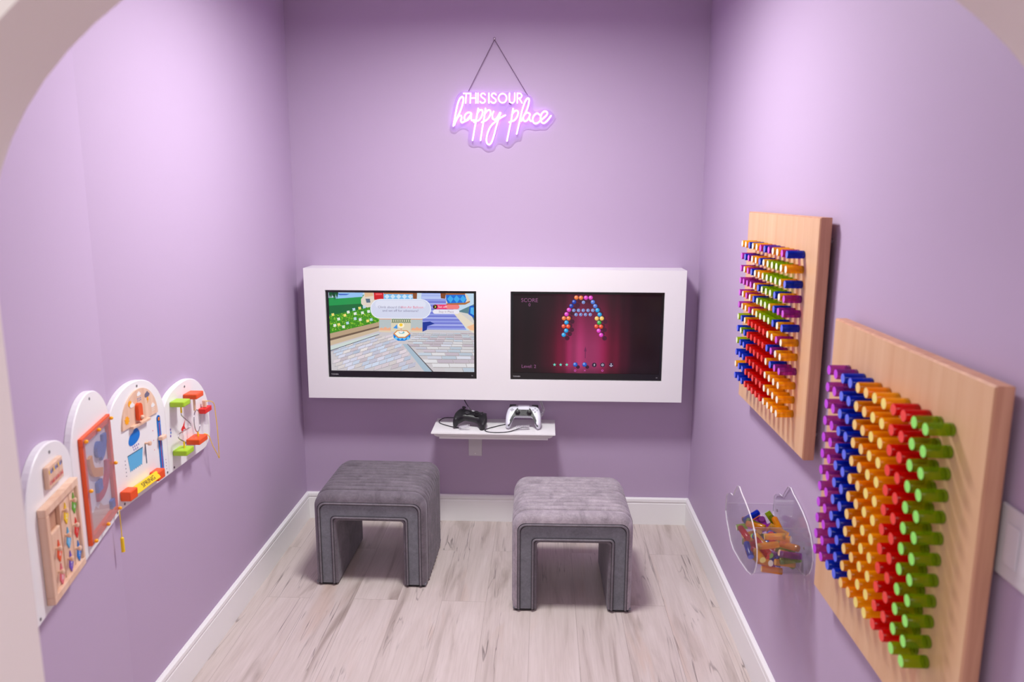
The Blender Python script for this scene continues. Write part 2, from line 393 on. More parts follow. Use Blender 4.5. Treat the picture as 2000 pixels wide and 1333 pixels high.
# baseboards
BH = 0.1375
def bb_profile():   # (distance from wall, height)
    return [(0, 0), (0.0125, 0), (0.0125, BH-0.030), (0.0105, BH-0.027), (0.0105, BH-0.022), (0.0145, BH-0.018), (0.0135, BH-0.006), (0.007, BH), (0, BH)]
def baseboard(name, p, q, n0, n1):
    """runs from p to q; n0, n1: mitred offset directions at the two ends"""
    b = MB(); pr = bb_profile(); k = len(pr)
    vs = [(p[0]+n0[0]*d, p[1]+n0[1]*d, h) for d, h in pr]+[(q[0]+n1[0]*d, q[1]+n1[1]*d, h) for d, h in pr]
    b.add(vs, [(i, (i+1) % k, k+(i+1) % k, k+i) for i in range(k)]+[list(range(k)), [k+i for i in range(k)]])
    return b
E_ = 0.0006
struct(baseboard('b', (-X, -E_), (X, -E_), (1, -1), (-1, -1)).build('baseboard_back', white_paint, angle=20))
struct(baseboard('b', (X-E_, 0), (X-E_, YA), (-1, -1), (-1, 0)).build('baseboard_right', white_paint, angle=20))
tb = math.tan(ANG/2)
lb = baseboard('b', (-X+E_, 0), (-X+E_, BEND), (1, -1), (1, tb))
b2 = baseboard('b', (-X+E_, BEND), (XA+E_, YA), (1, tb), (1/math.cos(ANG), 0))
lb.add(b2.v, b2.f); struct(lb.build('baseboard_left', white_paint, angle=20))

# recessed ceiling lamp (a real source for the downlight)
t = thing('ceiling_light', 'round flush white ceiling light above the middle of the playroom', 'ceiling light', (0, -1.18, HC))
lampglow = mat('lamp_diffuser', (1, 1, 1, 1), 0.5, emit=(1, 0.96, 0.93, 1), estr=4)
MB().lathe([(0.225, -0.001), (0.225, -0.008), (0.212, -0.012), (0.207, -0.004)]).build('trim_ring', white_paint, t)
MB().lathe([(0.206, -0.0015), (0.206, -0.0035)]).build('diffuser', lampglow, t)

# ------------------------------------------------------------------ white surround and the two televisions
BX0, BX1, BZ0, BZ1, BD = -0.8725, 0.8687, 0.6615, 1.2724, 0.1433
OP = [(-0.776, -0.080), (0.077, 0.774)]; OZ0, OZ1 = 0.760, 1.1725
def surround():
    b = MB(); y = -BD; th = 0.018; back = -0.0005
    xs = [BX0, OP[0][0], OP[0][1], OP[1][0], OP[1][1], BX1]
    def fr(x0, x1, z0, z1):
        b.box((x0, y, z0), (x1, y+th, z1))
    fr(xs[0], xs[1], BZ0, BZ1); fr(xs[2], xs[3], BZ0, BZ1); fr(xs[4], xs[5], BZ0, BZ1)
    for i in (1, 3): fr(xs[i], xs[i+1], BZ0, OZ0); fr(xs[i], xs[i+1], OZ1, BZ1)
    b.box((BX0, y+th, BZ1-th), (BX1, back, BZ1)); b.box((BX0, y+th, BZ0), (BX1, back, BZ0+th))
    b.box((BX0, y+th, BZ0+th), (BX0+th, back, BZ1-th)); b.box((BX1-th, y+th, BZ0+th), (BX1, back, BZ1-th))
    return b
tag(surround().build('television_surround', white_paint), 'long white boxed-in surround on the back wall framing both televisions', 'surround')

def screen_mat():
    m, nt, bs = newmat('lit_screen'); N, L = nt.nodes, nt.links
    at = N.new('ShaderNodeAttribute'); at.attribute_name = 'Col'
    bs.inputs['Base Color'].default_value = (0.01, 0.01, 0.01, 1); bs.inputs['Roughness'].default_value = 0.12; bs.inputs['Specular IOR Level'].default_value = 0.3
    L.new(at.outputs['Color'], bs.inputs['Emission Color']); bs.inputs['Emission Strength'].default_value = 0.95
    return m
screen_m = screen_mat()
class Screen:
    """flat picture of coloured patches; coordinates in picture space mapped on the screen rectangle"""
    def __init__(s, mapf, W, H): s.v = []; s.f = []; s.c = []; s.map = mapf; s.W = W; s.H = H; s.z = 0
    def raw(s, pts, col):
        o = len(s.v)
        for (u, v) in pts:
            u = min(max(u, 0), 1); v = min(max(v, 0), 1)
            s.v.append((u*s.W-s.W/2, -s.z, s.H/2-v*s.H))
        s.f.append(list(range(o, o+len(pts)))); s.c.append(col)
    def poly(s, pts, col): s.z += 0.0000035; s.raw([s.map(*p) for p in pts], rgb(*col))
    def disc(s, x, y, r, col, ry=None, n=16):
        ry = ry or r; s.poly([(x+r*math.cos(2*PI*k/n), y+ry*math.sin(2*PI*k/n)) for k in range(n)], col)
    def pill(s, x0, y0, x1, y1, col):
        r = (y1-y0)/2; cy = (y0+y1)/2
        s.poly([(x1-r+r*math.cos(a), cy+r*math.sin(a)) for a in [PI/2-PI*k/10 for k in range(11)]]+[(x0+r-r*math.cos(a), cy-r*math.sin(a)) for a in [PI/2-PI*k/10 for k in range(11)]], col)
    def build(s, name, parent, loc):
        me = bpy.data.meshes.new(name); me.from_pydata(s.v, [], s.f); me.materials.append(screen_m)
        ca = me.color_attributes.new('Col', 'FLOAT_COLOR', 'CORNER')
        i = 0
        for p, c in zip(me.polygons, s.c):
            for _ in p.loop_indices: ca.data[i].color = c; i += 1
        o = bpy.data.objects.new(name, me); COL.objects.link(o); o.parent = parent; o.location = loc
        return o
def ink(name, c, e=0.95): return mat(name, (0.01, 0.01, 0.01, 1), 0.4, emit=rgb(*c), estr=e)

def tv(cx, label):
    x0, x1 = (OP[0] if cx < 0 else OP[1]); w = x1-x0-0.003; h = OZ1-OZ0-0.003; mx, mz = (x0+x1)/2, (OZ0+OZ1)/2
    t = thing('television', label, 'television', (mx, -0.120, mz), group='televisions in the white surround')
    bz = MB(); y0, y1 = -0.012, 0.0
    l, r, tp, bt = 0.0105, 0.0105, 0.0105, 0.030
    X0, X1, Z0, Z1 = -w/2, w/2, -h/2, h/2
    bz.box((X0, y0, Z1-tp), (X1, y1, Z1)); bz.box((X0, y0, Z0), (X1, y1, Z0+bt))
    bz.box((X0, y0, Z0+bt), (X0+l, y1, Z1-tp)); bz.box((X1-r, y0, Z0+bt), (X1, y1, Z1-tp))
    bz.build('bezel', black_gloss, t)
    MB().box((X0+0.02, 0.0, Z0+0.02), (X1-0.02, 0.05, Z1-0.02)).build('back_housing', black_matte, t)
    MB().box((X0+l, -0.0065, Z0+bt), (X1-r, 0.0, Z1-tp)).build('screen_panel', black_gloss, t)
    text_mesh('TOSHIBA', 0.0085, 'maker_lettering', mat('silver_print', (0.5, 0.5, 0.52, 1), 0.3), t, (X0+0.027, -0.0123, Z0+0.0125), (PI/2, 0, 0))
    text_mesh('TV', 0.0065, 'corner_lettering', MATS['silver_print'], t, (X1-0.02, -0.0123, Z0+0.0125), (PI/2, 0, 0))
    return t, w-l-r, h-tp-bt, ((l-r)/2, -0.0068, (bt-tp)/2)

rnd = random.Random(3)
# left television : a sunlit game plaza
t, SW, SH, sp = tv(-1, 'left television showing a sunny game plaza with a flower bed and speech bubble')
def map5(x, y):
    l = 278+(y-280)*34/715; r = 1575+(y-283)*8/720; u = (x-l)/(r-l); tp = 278+5*u; bt = 993+10*u
    return u, (y-tp)/(bt-tp)
S = Screen(map5, SW, SH)
S.z = 0; S.raw([(0, 0), (1, 0), (1, 1), (0, 1)], rgb(196, 220, 240))
P = S.poly
P([(270, 330), (600, 300), (720, 520), (270, 520)], (24, 150, 74))
P([(270, 400), (680, 372), (720, 450), (270, 480)], (10, 104, 52))
P([(345, 284), (585, 280), (585, 318), (430, 330), (345, 336)], (150, 196, 244)); P([(350, 290), (470, 292), (440, 304), (380, 305)], (70, 110, 200))
for k in range(26):
    x = 278+rnd.random()*75; P([(x, 278), (x+14, 278), (x+6, 300+rnd.random()*55)], (10, 60+rnd.randint(0, 30), 44))
P([(570, 340), (600, 300), (700, 300), (700, 430), (600, 410), (572, 380)], (226, 214, 200)); P([(610, 335), (650, 335), (655, 370), (620, 372)], (90, 110, 130)); P([(600, 280), (680, 280), (680, 310), (605, 320)], (226, 190, 150))
P([(270, 490), (690, 402), (740, 470), (735, 545), (270, 655)], (58, 140, 26))
for k in range(520):
    x = 285+rnd.random()*450; f = (x-285)/450; y0, y1 = 492-f*86, 640-f*92; y = y0+rnd.random()*(y1-y0)
    a = rnd.random()*PI; r = 5+rnd.random()*6; col = rnd.choice([(96, 190, 34), (150, 214, 50), (40, 110, 20), (190, 224, 70), (74, 160, 30)])
    P([(x-r*math.cos(a), y-r*math.sin(a)), (x-2*math.sin(a), y+2*math.cos(a)), (x+r*math.cos(a), y+r*math.sin(a)), (x+3*math.sin(a), y-3*math.cos(a))], col)
for (x, y, c) in [(338, 578, 0), (374, 570, 1), (416, 590, 0), (452, 556, 2), (520, 516, 2), (565, 524, 0), (632, 536, 1), (664, 524, 2), (428, 486, 1), (458, 456, 0), (520, 470, 0), (508, 432, 2), (585, 462, 0), (600, 410, 2), (640, 450, 0), (320, 480, 1), (560, 420, 1), (372, 520, 0)]:
    cc = [(240, 248, 255), (255, 232, 130), (180, 220, 255)][c]
    for q in range(4): S.disc(x+9*math.cos(q*PI/2+.6), y+9*math.sin(q*PI/2+.6), 6.5, cc, n=8)
    S.disc(x, y, 4, (250, 220, 60), n=8)
P([(270, 652), (735, 545), (735, 582), (270, 698)], (186, 160, 130)); P([(270, 698), (735, 582), (735, 596), (270, 718)], (110, 90, 74)); P([(270, 718), (735, 596), (735, 626), (270, 762)], (206, 184, 156))
# plaza paving
P([(270, 762), (735, 626), (1120, 612), (1600, 620), (1600, 1010), (270, 1010)], (206, 200, 204))
def inside(x, y, poly):
    c = False; n = len(poly)
    for i in range(n):
        (a, b), (p, q) = poly[i], poly[i-1]
        if (b > y) != (q > y) and x < (p-a)*(y-b)/(q-b)+a: c = not c
    return c
LP = [(300, 775), (735, 632), (960, 655), (960, 740), (1170, 1000), (308, 1000)]
for i in range(-5, 32):
    for j in range(-2, 26):
        u0, v0 = i*1.0+(0.5 if j % 2 else 0), j
        def bp(u, v): return (250+u*66-v*12, 700+v*24*(1+v*0.035)-u*19*(1+v*0.012)+40)
        q = [bp(u0+.03, v0+.07), bp(u0+.95, v0+.07), bp(u0+.95, v0+.93), bp(u0+.03, v0+.93)]
        if all(inside(a, b, LP) for a, b in q):
            P([(q[0][0]-1, q[0][1]+1), (q[3][0]-3, q[3][1]+3), (q[2][0], q[2][1]+3), q[2], q[3]], (120, 116, 130))
            g = rnd.randint(-14, 14); P(q, rnd.choice([(206+g, 206+g, 224+g), (214+g, 202+g, 210+g), (196+g, 206+g, 226+g), (222+g, 214+g, 214+g)]))
RP = [(1010, 640), (1578, 636), (1584, 1002), (1200, 1002), (960, 745)]
y = 640; row = 0
while y < 1003:
    hgt = 14+(y-640)*0.09; w = 62+(y-640)*0.32; x = 900+(row % 2)*w/2
    while x < 1600:
        q = [(x+3, y+2), (x+w-3, y+3), (x+w-1+hgt*.25, y+hgt-2), (x+3+hgt*.25, y+hgt-3)]
        if inside(q[0][0], q[0][1], RP) and inside(q[3][0], min(q[3][1], 1000), RP):
            g = rnd.randint(-12, 12); q = [(a, min(b, 1003)) for a, b in q]
            P([(a+3, min(b+3, 1003)) for a, b in q], (120, 108, 100)); P(q, rnd.choice([(208+g, 210+g, 224+g), (200+g, 188+g, 200+g), (216+g, 214+g, 218+g), (196+g, 208+g, 222+g)]))
        x += w
    y += hgt; row += 1
P([(945, 745), (985, 745), (1210, 1003), (1140, 1003)], (170, 190, 206)); P([(985, 745), (992, 745), (1222, 1003), (1208, 1003)], (96, 92, 96))
P([(300, 770), (735, 645), (735, 656), (300, 808)], (206, 218, 214)); P([(300, 806), (735, 655), (735, 659), (300, 812)], (40, 50, 60))
# steps
P([(1110, 280), (1335, 280), (1400, 440), (1512, 612), (1115, 612)], (120, 128, 214))
for k in range(9):
    yy = 340+k*32; xr = 1340+(yy-300)*0.55
    P([(1112, yy), (xr, yy), (xr+6, yy+13), (1112, yy+13)], (176, 184, 240) if k % 2 else (150, 160, 232))
P([(1110, 280), (1330, 280), (1335, 336), (1112, 336)], (186, 200, 246))
for (a, b, c) in [(1090, 280, 40), (1095, 300, 30)]: P([(a, b), (a+240, b), (a+240, b+10), (a, b+10)], (160, 176, 240))
P([(1120, 545), (1190, 538), (1230, 560), (1165, 580), (1160, 615), (1120, 632)], (20, 52, 150))
# middle block and side walls
P([(838, 512), (1020, 512), (1020, 632), (845, 632)], (222, 212, 186))
for k in range(9): P([(845+k*19, 515), (853+k*19, 515), (866+k*19, 552), (858+k*19, 552)], (120, 140, 110)); P([(866+k*19, 515), (858+k*19, 515), (845+k*19, 552), (853+k*19, 552)], (120, 140, 110))
P([(860, 600), (895, 565), (900, 606)], (60, 150, 230))
for x0, x1 in ((735, 842), (1018, 1122)):
    P([(x0, 510), (x1, 510), (x1, 640), (x0, 632)], (186, 196, 198)); P([(x0, 510), (x1, 510), (x1, 522), (x0, 522)], (214, 160, 130))
    P([(x0+4, 606), (x0+20, 594), (x0+36, 604), (x0+54, 588), (x0+76, 602), (x1-4, 592), (x1-4, 622), (x0+4, 620)], (240, 176, 140)); P([(x0, 620), (x1, 622), (x1, 640), (x0, 636)], (226, 206, 180))
# buildings above
P([(685, 279), (772, 279), (774, 342), (690, 344)], (206, 26, 36)); P([(700, 286), (758, 286), (760, 300), (702, 302)], (240, 90, 96))
P([(774, 279), (1032, 280), (1032, 292), (774, 291)], (190, 110, 50)); P([(774, 291), (1032, 292), (1032, 338), (774, 338)], (120, 190, 240))
for k in range(5): P([(780+k*52, 314), (804+k*52, 292), (828+k*52, 314), (804+k*52, 336)], (206, 230, 250))
P([(1032, 280), (1072, 280), (1070, 334), (1036, 334)], (140, 80, 40)); P([(1072, 280), (1112, 280), (1108, 334), (1072, 330)], (206, 224, 240))
P([(1280, 281), (1328, 282), (1322, 332), (1284, 328)], (130, 70, 34))
P([(1326, 282), (1500, 283), (1520, 300), (1545, 352), (1500, 384), (1400, 386), (1330, 376)], (230, 214, 190)); P([(1328, 290), (1495, 288), (1512, 340), (1500, 368), (1345, 374), (1330, 340)], (14, 110, 214))
for k in range(3): P([(1340+k*56, 334), (1366+k*56, 300), (1396+k*56, 332), (1370+k*56, 370)], (60, 170, 240))
P([(1326, 283), (1498, 283), (1498, 294), (1326, 296)], (170, 96, 40)); P([(1332, 374), (1500, 366), (1540, 350), (1542, 362), (1500, 384), (1400, 388), (1335, 384)], (176, 110, 56))
P([(1390, 455), (1440, 444), (1580, 560), (1580, 645), (1512, 600)], (232, 220, 200)); P([(1440, 444), (1600, 380), (1600, 560), (1580, 560)], (90, 130, 140)); P([(1440, 448), (1550, 470), (1580, 530), (1580, 560)], (214, 210, 206))
P([(1540, 396), (1600, 392), (1600, 505), (1572, 500), (1528, 470)], (10, 90, 200)); P([(1548, 410), (1590, 408), (1586, 480), (1545, 462)], (80, 180, 240)); P([(1515, 585), (1580, 560), (1580, 620), (1545, 615)], (244, 190, 150))
# hexagonal stand with flower
P([(862, 655), (1016, 655), (1012, 690), (965, 716), (905, 716), (866, 690)], (10, 130, 220))
for k in range(4): P([(872+k*36, 692), (888+k*36, 676), (904+k*36, 694), (888+k*36, 710)], (110, 200, 250))
P([(862, 652), (895, 620), (985, 620), (1016, 652), (970, 690), (905, 690)], (214, 130, 50)); P([(874, 651), (900, 627), (980, 627), (1003, 651), (966, 680), (908, 680)], (250, 246, 226))
S.disc(937, 640, 26, (130, 190, 200), 12); S.disc(932, 634, 16, (244, 244, 250), 12); P([(925, 600), (940, 600), (938, 630), (928, 630)], (220, 180, 150))
S.disc(930, 575, 30, (255, 244, 214), 24); S.disc(930, 570, 16, (250, 206, 60), 15)
# bubble and choices
S.pill(655, 336, 1198, 514, (236, 240, 252)); S.pill(662, 343, 1190, 507, (214, 218, 240)); S.pill(700, 350, 1150, 420, (226, 228, 246))
S.pill(1212, 384, 1448, 426, (240, 60, 110)); S.pill(1330, 386, 1446, 424, (244, 130, 126)); S.disc(1233, 405, 20, (16, 12, 24)); P([(1226, 394), (1232, 394), (1243, 405), (1232, 416), (1226, 416), (1236, 405)], (250, 230, 60))
S.pill(1213, 429, 1448, 468, (240, 236, 246))
S.build('screen_picture', t, sp)
def st(S_, mapf, body, x, y, hpx, name, m, t, sx=1.0):
    u, v = mapf(x, y); text_mesh(body, hpx/715*SH*1.35, name, m, t, (sp[0]+(u-.5)*SW, sp[1]-S_.z-0.0004, sp[2]+(.5-v)*SH), (PI/2, 0, 0), 0.0001, sx=sx)
grey_t = ink('grey_screen_text', (128, 124, 158)); rose_t = ink('rose_screen_text', (224, 96, 130)); wht_t = ink('white_screen_text', (255, 226, 236)); dk_t = ink('dim_screen_text', (140, 120, 150))
st(S, map5, 'Climb aboard the', 832, 410, 22, 'screen_text', grey_t, t, 1.05); st(S, map5, 'Hot-Air Balloon', 1028, 410, 22, 'screen_text', rose_t, t, 1.05)
st(S, map5, 'and set off for adventure?', 925, 442, 22, 'screen_text', grey_t, t, 1.05)
st(S, map5, 'Set off!', 1300, 405, 20, 'screen_text', wht_t, t, 1.05); st(S, map5, 'Stay in Place', 1332, 449, 19, 'screen_text', dk_t, t, 1.05)

# right television : bubble game
t, SW, SH, sp = tv(1, 'right television showing a dark magenta bubble game with an arch of coloured balls')
def map6(x, y):
    l = 190+(y-295)*0.0; r = 1536-(y-310)*13/735; u = (x-l)/(r-l); tp = 292+15*u; bt = 1030+15*u
    return u, (y-tp)/(bt-tp)
S = Screen(map6, SW, SH)
def bgcol(u, v):
    c = math.exp(-((u-.49)/.13)**4); c2 = math.exp(-((u-.5)/.27)**4); e = min(1, max(0, (v-.05)/.6))
    k = [26, 2, 14]; a = [128, 0, 52]; h = [182, 58, 116]
    col = [k[i]+(a[i]-k[i])*c2*(.35+.65*e) for i in range(3)]
    col = [col[i]+(h[i]-col[i])*c*(.25+.75*e)*.9 for i in range(3)]
    s = .5+.5*math.sin(u*61+math.sin(u*17)*2); dk = 1-.16*s
    if v > .9: dk *= 1-(v-.9)*3
    return rgb(*[max(0, q*dk) for q in col])
nu, nv = 90, 40
for i in range(nu):
    for j in range(nv):
        S.raw([(i/nu, j/nv), ((i+1)/nu, j/nv), ((i+1)/nu, (j+1)/nv), (i/nu, (j+1)/nv)], bgcol((i+.5)/nu, (j+.5)/nv))
def gball(x, y, col, r=21):
    S.disc(x, y, r, [int(c*.62) for c in col]); S.disc(x-2, y-2, r*.86, col); S.disc(x-r*.3, y-r*.35, r*.45, [min(255, int(c*.6+110)) for c in col], n=10)
OR, MG, DB, BL, CY, YO, RD, GR = (244, 120, 60), (232, 60, 200), (24, 60, 176), (80, 120, 220), (30, 160, 230), (250, 196, 100), (236, 70, 40), (50, 170, 70)
BALLS = [(765, 330, OR), (807, 332, OR), (852, 332, MG), (895, 332, MG), (745, 370, DB), (915, 372, BL), (720, 407, DB), (937, 409, BL), (698, 443, MG), (677, 483, MG),
         (958, 447, CY), (978, 487, CY), (654, 521, OR), (696, 521, OR), (953, 523, YO), (998, 523, YO), (677, 560, CY), (975, 562, GR), (652, 595, RD), (693, 597, RD), (950, 597, RD), (992, 599, RD),
         (675, 636, CY), (972, 637, MG), (653, 675, CY), (994, 677, MG)]
for (x, y, c) in BALLS: S.disc(x+32, y+30, 22, (70, 10, 44), n=10)
for (x, y, c) in BALLS: gball(x, y, c)
for (x, y) in [(829, 373)]+[(742+43*k, 447) for k in range(5)]+[(763+43*k, 486) for k in range(4)]:
    S.disc(x, y, 15, (150, 176, 240)); S.disc(x, y, 10, (50, 60, 150)); S.disc(x-2, y-1, 6, (190, 210, 250), n=8)
for x in (571, 627, 683):
    P6 = [(x+(16 if k % 2 == 0 else 6.5)*math.sin(k*PI/5), 956-(16 if k % 2 == 0 else 6.5)*math.cos(k*PI/5)) for k in range(10)]; S.poly(P6, (110, 226, 206))
S.poly([(848, 895), (855, 895), (855, 830), (864, 830), (852, 782), (840, 830), (848, 830)], (110, 30, 80))
for x in (762, 847): S.disc(x+24, 978, 18, (60, 10, 44), n=10); gball(x, 955, (36, 90, 200), 22)
for x in (935, 1011, 1089): S.disc(x, 958, 22, (64, 30, 66)); S.disc(x, 958, 18, (44, 18, 48))
S.poly([(940, 942), (928, 960), (936, 960), (930, 974), (944, 955), (936, 955)], (226, 220, 236))
S.disc(1011, 958, 11, (210, 200, 226)); S.disc(1011, 958, 7, (44, 18, 48)); S.disc(1011, 958, 3, (210, 200, 226), n=8)
S.poly([(1074, 962), (1104, 962), (1104, 968), (1074, 968)], (210, 200, 226)); S.disc(1089, 950, 6, (210, 200, 226), n=8); S.poly([(1082, 968), (1096, 968), (1089, 976)], (210, 200, 226))
for x in (760, 1010): S.disc(x, 1012, 10, (222, 90, 190), n=12); S.disc(x, 1012, 6, (90, 14, 60), n=12)
S.poly([(840, 1004), (844, 1004), (858, 1018), (854, 1018)], (222, 90, 190)); S.poly([(858, 1004), (854, 1004), (840, 1018), (844, 1018)], (222, 90, 190))
S.build('screen_picture', t, sp)
mv = ink('mauve_screen_text', (140, 80, 126)); SHs = SH
st(S, map6, 'SCORE', 338, 354, 36, 'screen_text', mv, t); st(S, map6, '0', 338, 396, 30, 'screen_text', mv, t); st(S, map6, 'Level: 2', 334, 973, 32, 'screen_text', mv, t)

# ------------------------------------------------------------------ neon sign on the back wall
def NP(x, y, off=0.0): return Vector((-0.244+x*0.0004496, -0.022-off, 2.342-y*0.0004314))
neon_m = mat('neon_tube_glow', (0.9, 0.8, 1.0, 1), 0.4, emit=(0.74, 0.36, 1.0, 1), estr=5.0)
sg = thing('neon_sign', 'glowing violet neon script sign reading THIS IS OUR happy place, hanging on the back wall', 'neon sign', (0, 0, 0))
out = [(200, 655), (300, 650), (420, 652), (540, 662), (660, 654), (790, 655), (850, 672), (905, 700), (922, 760), (915, 820), (950, 850), (1000, 834), (1060, 828), (1110, 855), (1142, 905), (1120, 950), (1085, 990), (1050, 1022), (990, 1022), (940, 1028), (890, 1018), (845, 1020), (815, 1050), (808, 1100), (790, 1134), (750, 1140), (725, 1165), (705, 1192), (670, 1206), (635, 1194), (610, 1172), (570, 1168), (548, 1190), (525, 1232), (475, 1246), (435, 1232), (405, 1205), (370, 1193), (330, 1200), (285, 1188), (266, 1150), (268, 1100), (272, 1050), (262, 1026), (225, 1012), (180, 1022), (140, 1056), (105, 1052), (84, 1020), (92, 960), (104, 880), (120, 800), (140, 730), (165, 680)]
oc = smooth_curve([NP(*p) for p in out], 4, True)
Tp = Matrix.Rotation(PI/2, 4, 'X')
pb = MB(); pb.prism([(v.x, v.z) for v in oc], 0.012, 0.016, 0, Matrix(((1, 0, 0, 0), (0, 0, -1, 0), (0, 1, 0, 0), (0, 0, 0, 1))), mside=1)
plate = pb.build('backing_plate', [sign_acrylic, edge_acrylic], sg, angle=60)
strokes = {
 'letter_t': [[(226, 672), (290, 672)], [(252, 672), (246, 768)]],
 'letter_h': [[(297, 670), (291, 768)], [(349, 670), (349, 768)], [(294, 718), (349, 718)]],
 'letter_i': [[(371, 670), (369, 768)]],
 'letter_s': [[(443, 686), (430, 673), (410, 673), (399, 692), (412, 712), (434, 728), (442, 746), (430, 765), (408, 767), (392, 754)]],
 'letter_i.a': [[(480, 670), (480, 768)]],
 'letter_s.a': [[(551, 686), (538, 673), (518, 673), (506, 692), (520, 712), (542, 728), (550, 746), (538, 765), (516, 767), (500, 754)]],
 'letter_o': [[(617+40*math.cos(a), 720+46*math.sin(a)) for a in [2*PI*k/16 for k in range(17)]]],
 'letter_u': [[(686, 670), (685, 730), (692, 758), (711, 768), (730, 758), (738, 730), (738, 670)]],
 'letter_r': [[(764, 670), (764, 768)], [(764, 672), (792, 673), (808, 690), (804, 710), (790, 720), (764, 722)], [(784, 722), (811, 768)]],
 'script_h': [[(120, 1000), (136, 920), (158, 810), (182, 735), (208, 706), (222, 718), (218, 770), (192, 850), (158, 920), (130, 990)], [(146, 952), (172, 905), (196, 893), (204, 915), (196, 945), (206, 966), (228, 956)]],
 'script_a': [[(228, 956), (252, 944), (284, 905), (300, 872), (275, 862), (246, 880), (232, 915), (242, 944), (268, 938), (292, 905), (303, 872), (298, 915), (308, 944), (330, 940)]],
 'script_p': [[(372, 824), (358, 900), (338, 1010), (314, 1146)], [(360, 880), (384, 842), (408, 838), (416, 862), (406, 905), (380, 940), (352, 950), (330, 962)]],
 'script_p.a': [[(446, 824), (434, 900), (414, 1020), (394, 1146)], [(438, 880), (462, 846), (486, 840), (497, 862), (488, 900), (462, 935), (434, 950), (408, 962)]],
 'script_y': [[(526, 854), (514, 890), (518, 926), (540, 935), (566, 910), (590, 866)], [(597, 868), (576, 930), (550, 1020), (526, 1110), (504, 1170), (480, 1190), (458, 1172), (456, 1120), (474, 1050), (508, 990), (560, 944), (608, 910), (644, 892)]],
 'script_p.b': [[(722, 826), (708, 920), (686, 1030), (662, 1152)], [(712, 884), (738, 850), (764, 846), (772, 866), (764, 905), (738, 940), (706, 954), (684, 962)]],
 'script_l': [[(760, 1080), (778, 1000), (796, 920), (814, 840), (836, 770), (862, 724), (882, 732), (878, 780), (856, 850), (826, 908), (806, 950)]],
 'script_a.a': [[(888, 876), (862, 866), (834, 890), (824, 925), (838, 952), (864, 942), (886, 908), (893, 876), (886, 920), (898, 950), (922, 946)]],
 'script_c': [[(988, 888), (966, 872), (938, 888), (920, 925), (926, 962), (950, 976), (980, 962), (1004, 938)]],
 'script_e': [[(1004, 938), (1034, 915), (1062, 885), (1062, 860), (1036, 852), (1010, 875), (998, 915), (1004, 955), (1030, 972), (1062, 950), (1086, 920), (1102, 898)]]}
for nm, ls in strokes.items():
    b = MB(); sc = nm.startswith('script')
    for l in ls:
        pts = [NP(x, y) for x, y in l]
        if len(pts) > 2: pts = smooth_curve(pts, 4)
        b.tube(pts, 0.0034 if sc else 0.0028, 7)
        for e in (pts[0], pts[-1]): b.ball(e, 0.0034 if sc else 0.0028, seg=8)
    b.build(nm.split('.')[0], neon_m, sg)
hk = NP(535, 132)
b = MB()
def chain_pts(a, c, n):
    return [a.lerp(c, k/n) for k in range(n+1)]
for e in (NP(272, 650), NP(868, 690)):
    a = Vector((hk.x, -0.013, hk.z-0.002)); e = Vector((e.x, -0.0135, e.z)); pts = chain_pts(a, e, 60)
    for k in range(60):
        p, q = pts[k], pts[k+1]; d = (q-p); m_ = (p+q)/2; nrm = Vector((0, 1, 0)) if k % 2 else d.cross(Vector((0, 1, 0))).normalized()
        L_ = d.length*0.72; w = 0.0014; dd = d.normalized()
        b.tube([m_+dd*L_*math.cos(t_)+nrm*w*math.sin(t_) for t_ in [2*PI*i/8 for i in range(8)]], 0.00075, 4, closed=True)
b.build('hanging_chain', chain_m, sg)
b = MB(); c0 = NP(693, 775); b.tube([c0+Vector((-0.006, 0.0045, 0.001)), c0+Vector((0.006, 0.0045, -0.001))], 0.0024, 8); b.build('cable_joint', mat('dark_violet_plastic', (0.05, 0.003, 0.05, 1), 0.4), sg)
b = MB(); b.tube(smooth_curve([NP(680, 785, -0.0045), NP(655, 825, -0.0045), NP(625, 880, -0.0045), NP(575, 1040, -0.0045)], 5), 0.0009, 6); b.build('lead_wire', sign_acrylic, sg)
hkt = thing('wall_hook', 'small metal screw hook on the back wall at the top of the sign chain', 'hook', (hk.x, 0, hk.z))
MB().lathe([(0.0, -0.0165), (0.0022, -0.0165), (0.0022, -0.0006)], axis='Y', seg=10).build('hook_shank', chain_m, hkt)
MB().tube([(0.005*math.cos(a), -0.0165, 0.002+0.005*math.sin(a)) for a in [2*PI*k/14 for k in range(14)]], 0.0011, 6, closed=True).build('hook_ring', chain_m, hkt)

# ------------------------------------------------------------------ shelf, wall plate, controllers and cords
SHZ = 0.528
def crown():
    prof = [(0.0, 0.0), (0.233, 0.0), (0.234, -0.006), (0.232, -0.0085), (0.222, -0.010), (0.221, -0.016), (0.216, -0.022), (0.208, -0.028), (0.200, -0.031), (0.200, -0.040), (0.0, -0.040)]
    b = MB(); vs = []; k = len(prof); xl, xr = -0.2850, 0.2880
    for s_, x in ((-1, xl), (1, xr)):
        for d, h in prof:
            ins = (0.234-d) if d > 0 else 0
            ins = {0: 0}.get(d, 0.234-d)
            if d == 0.0: ins = 0.034 if h < -0.02 else 0.0
            vs.append((x-s_*ins, -max(d, 0.0006), h))
    # left side returns follow the same section
    b.add(vs, [(i, (i+1) % k, k+(i+1) % k, k+i) for i in range(k)])
    return vs, k, b
vs, k, b = crown()
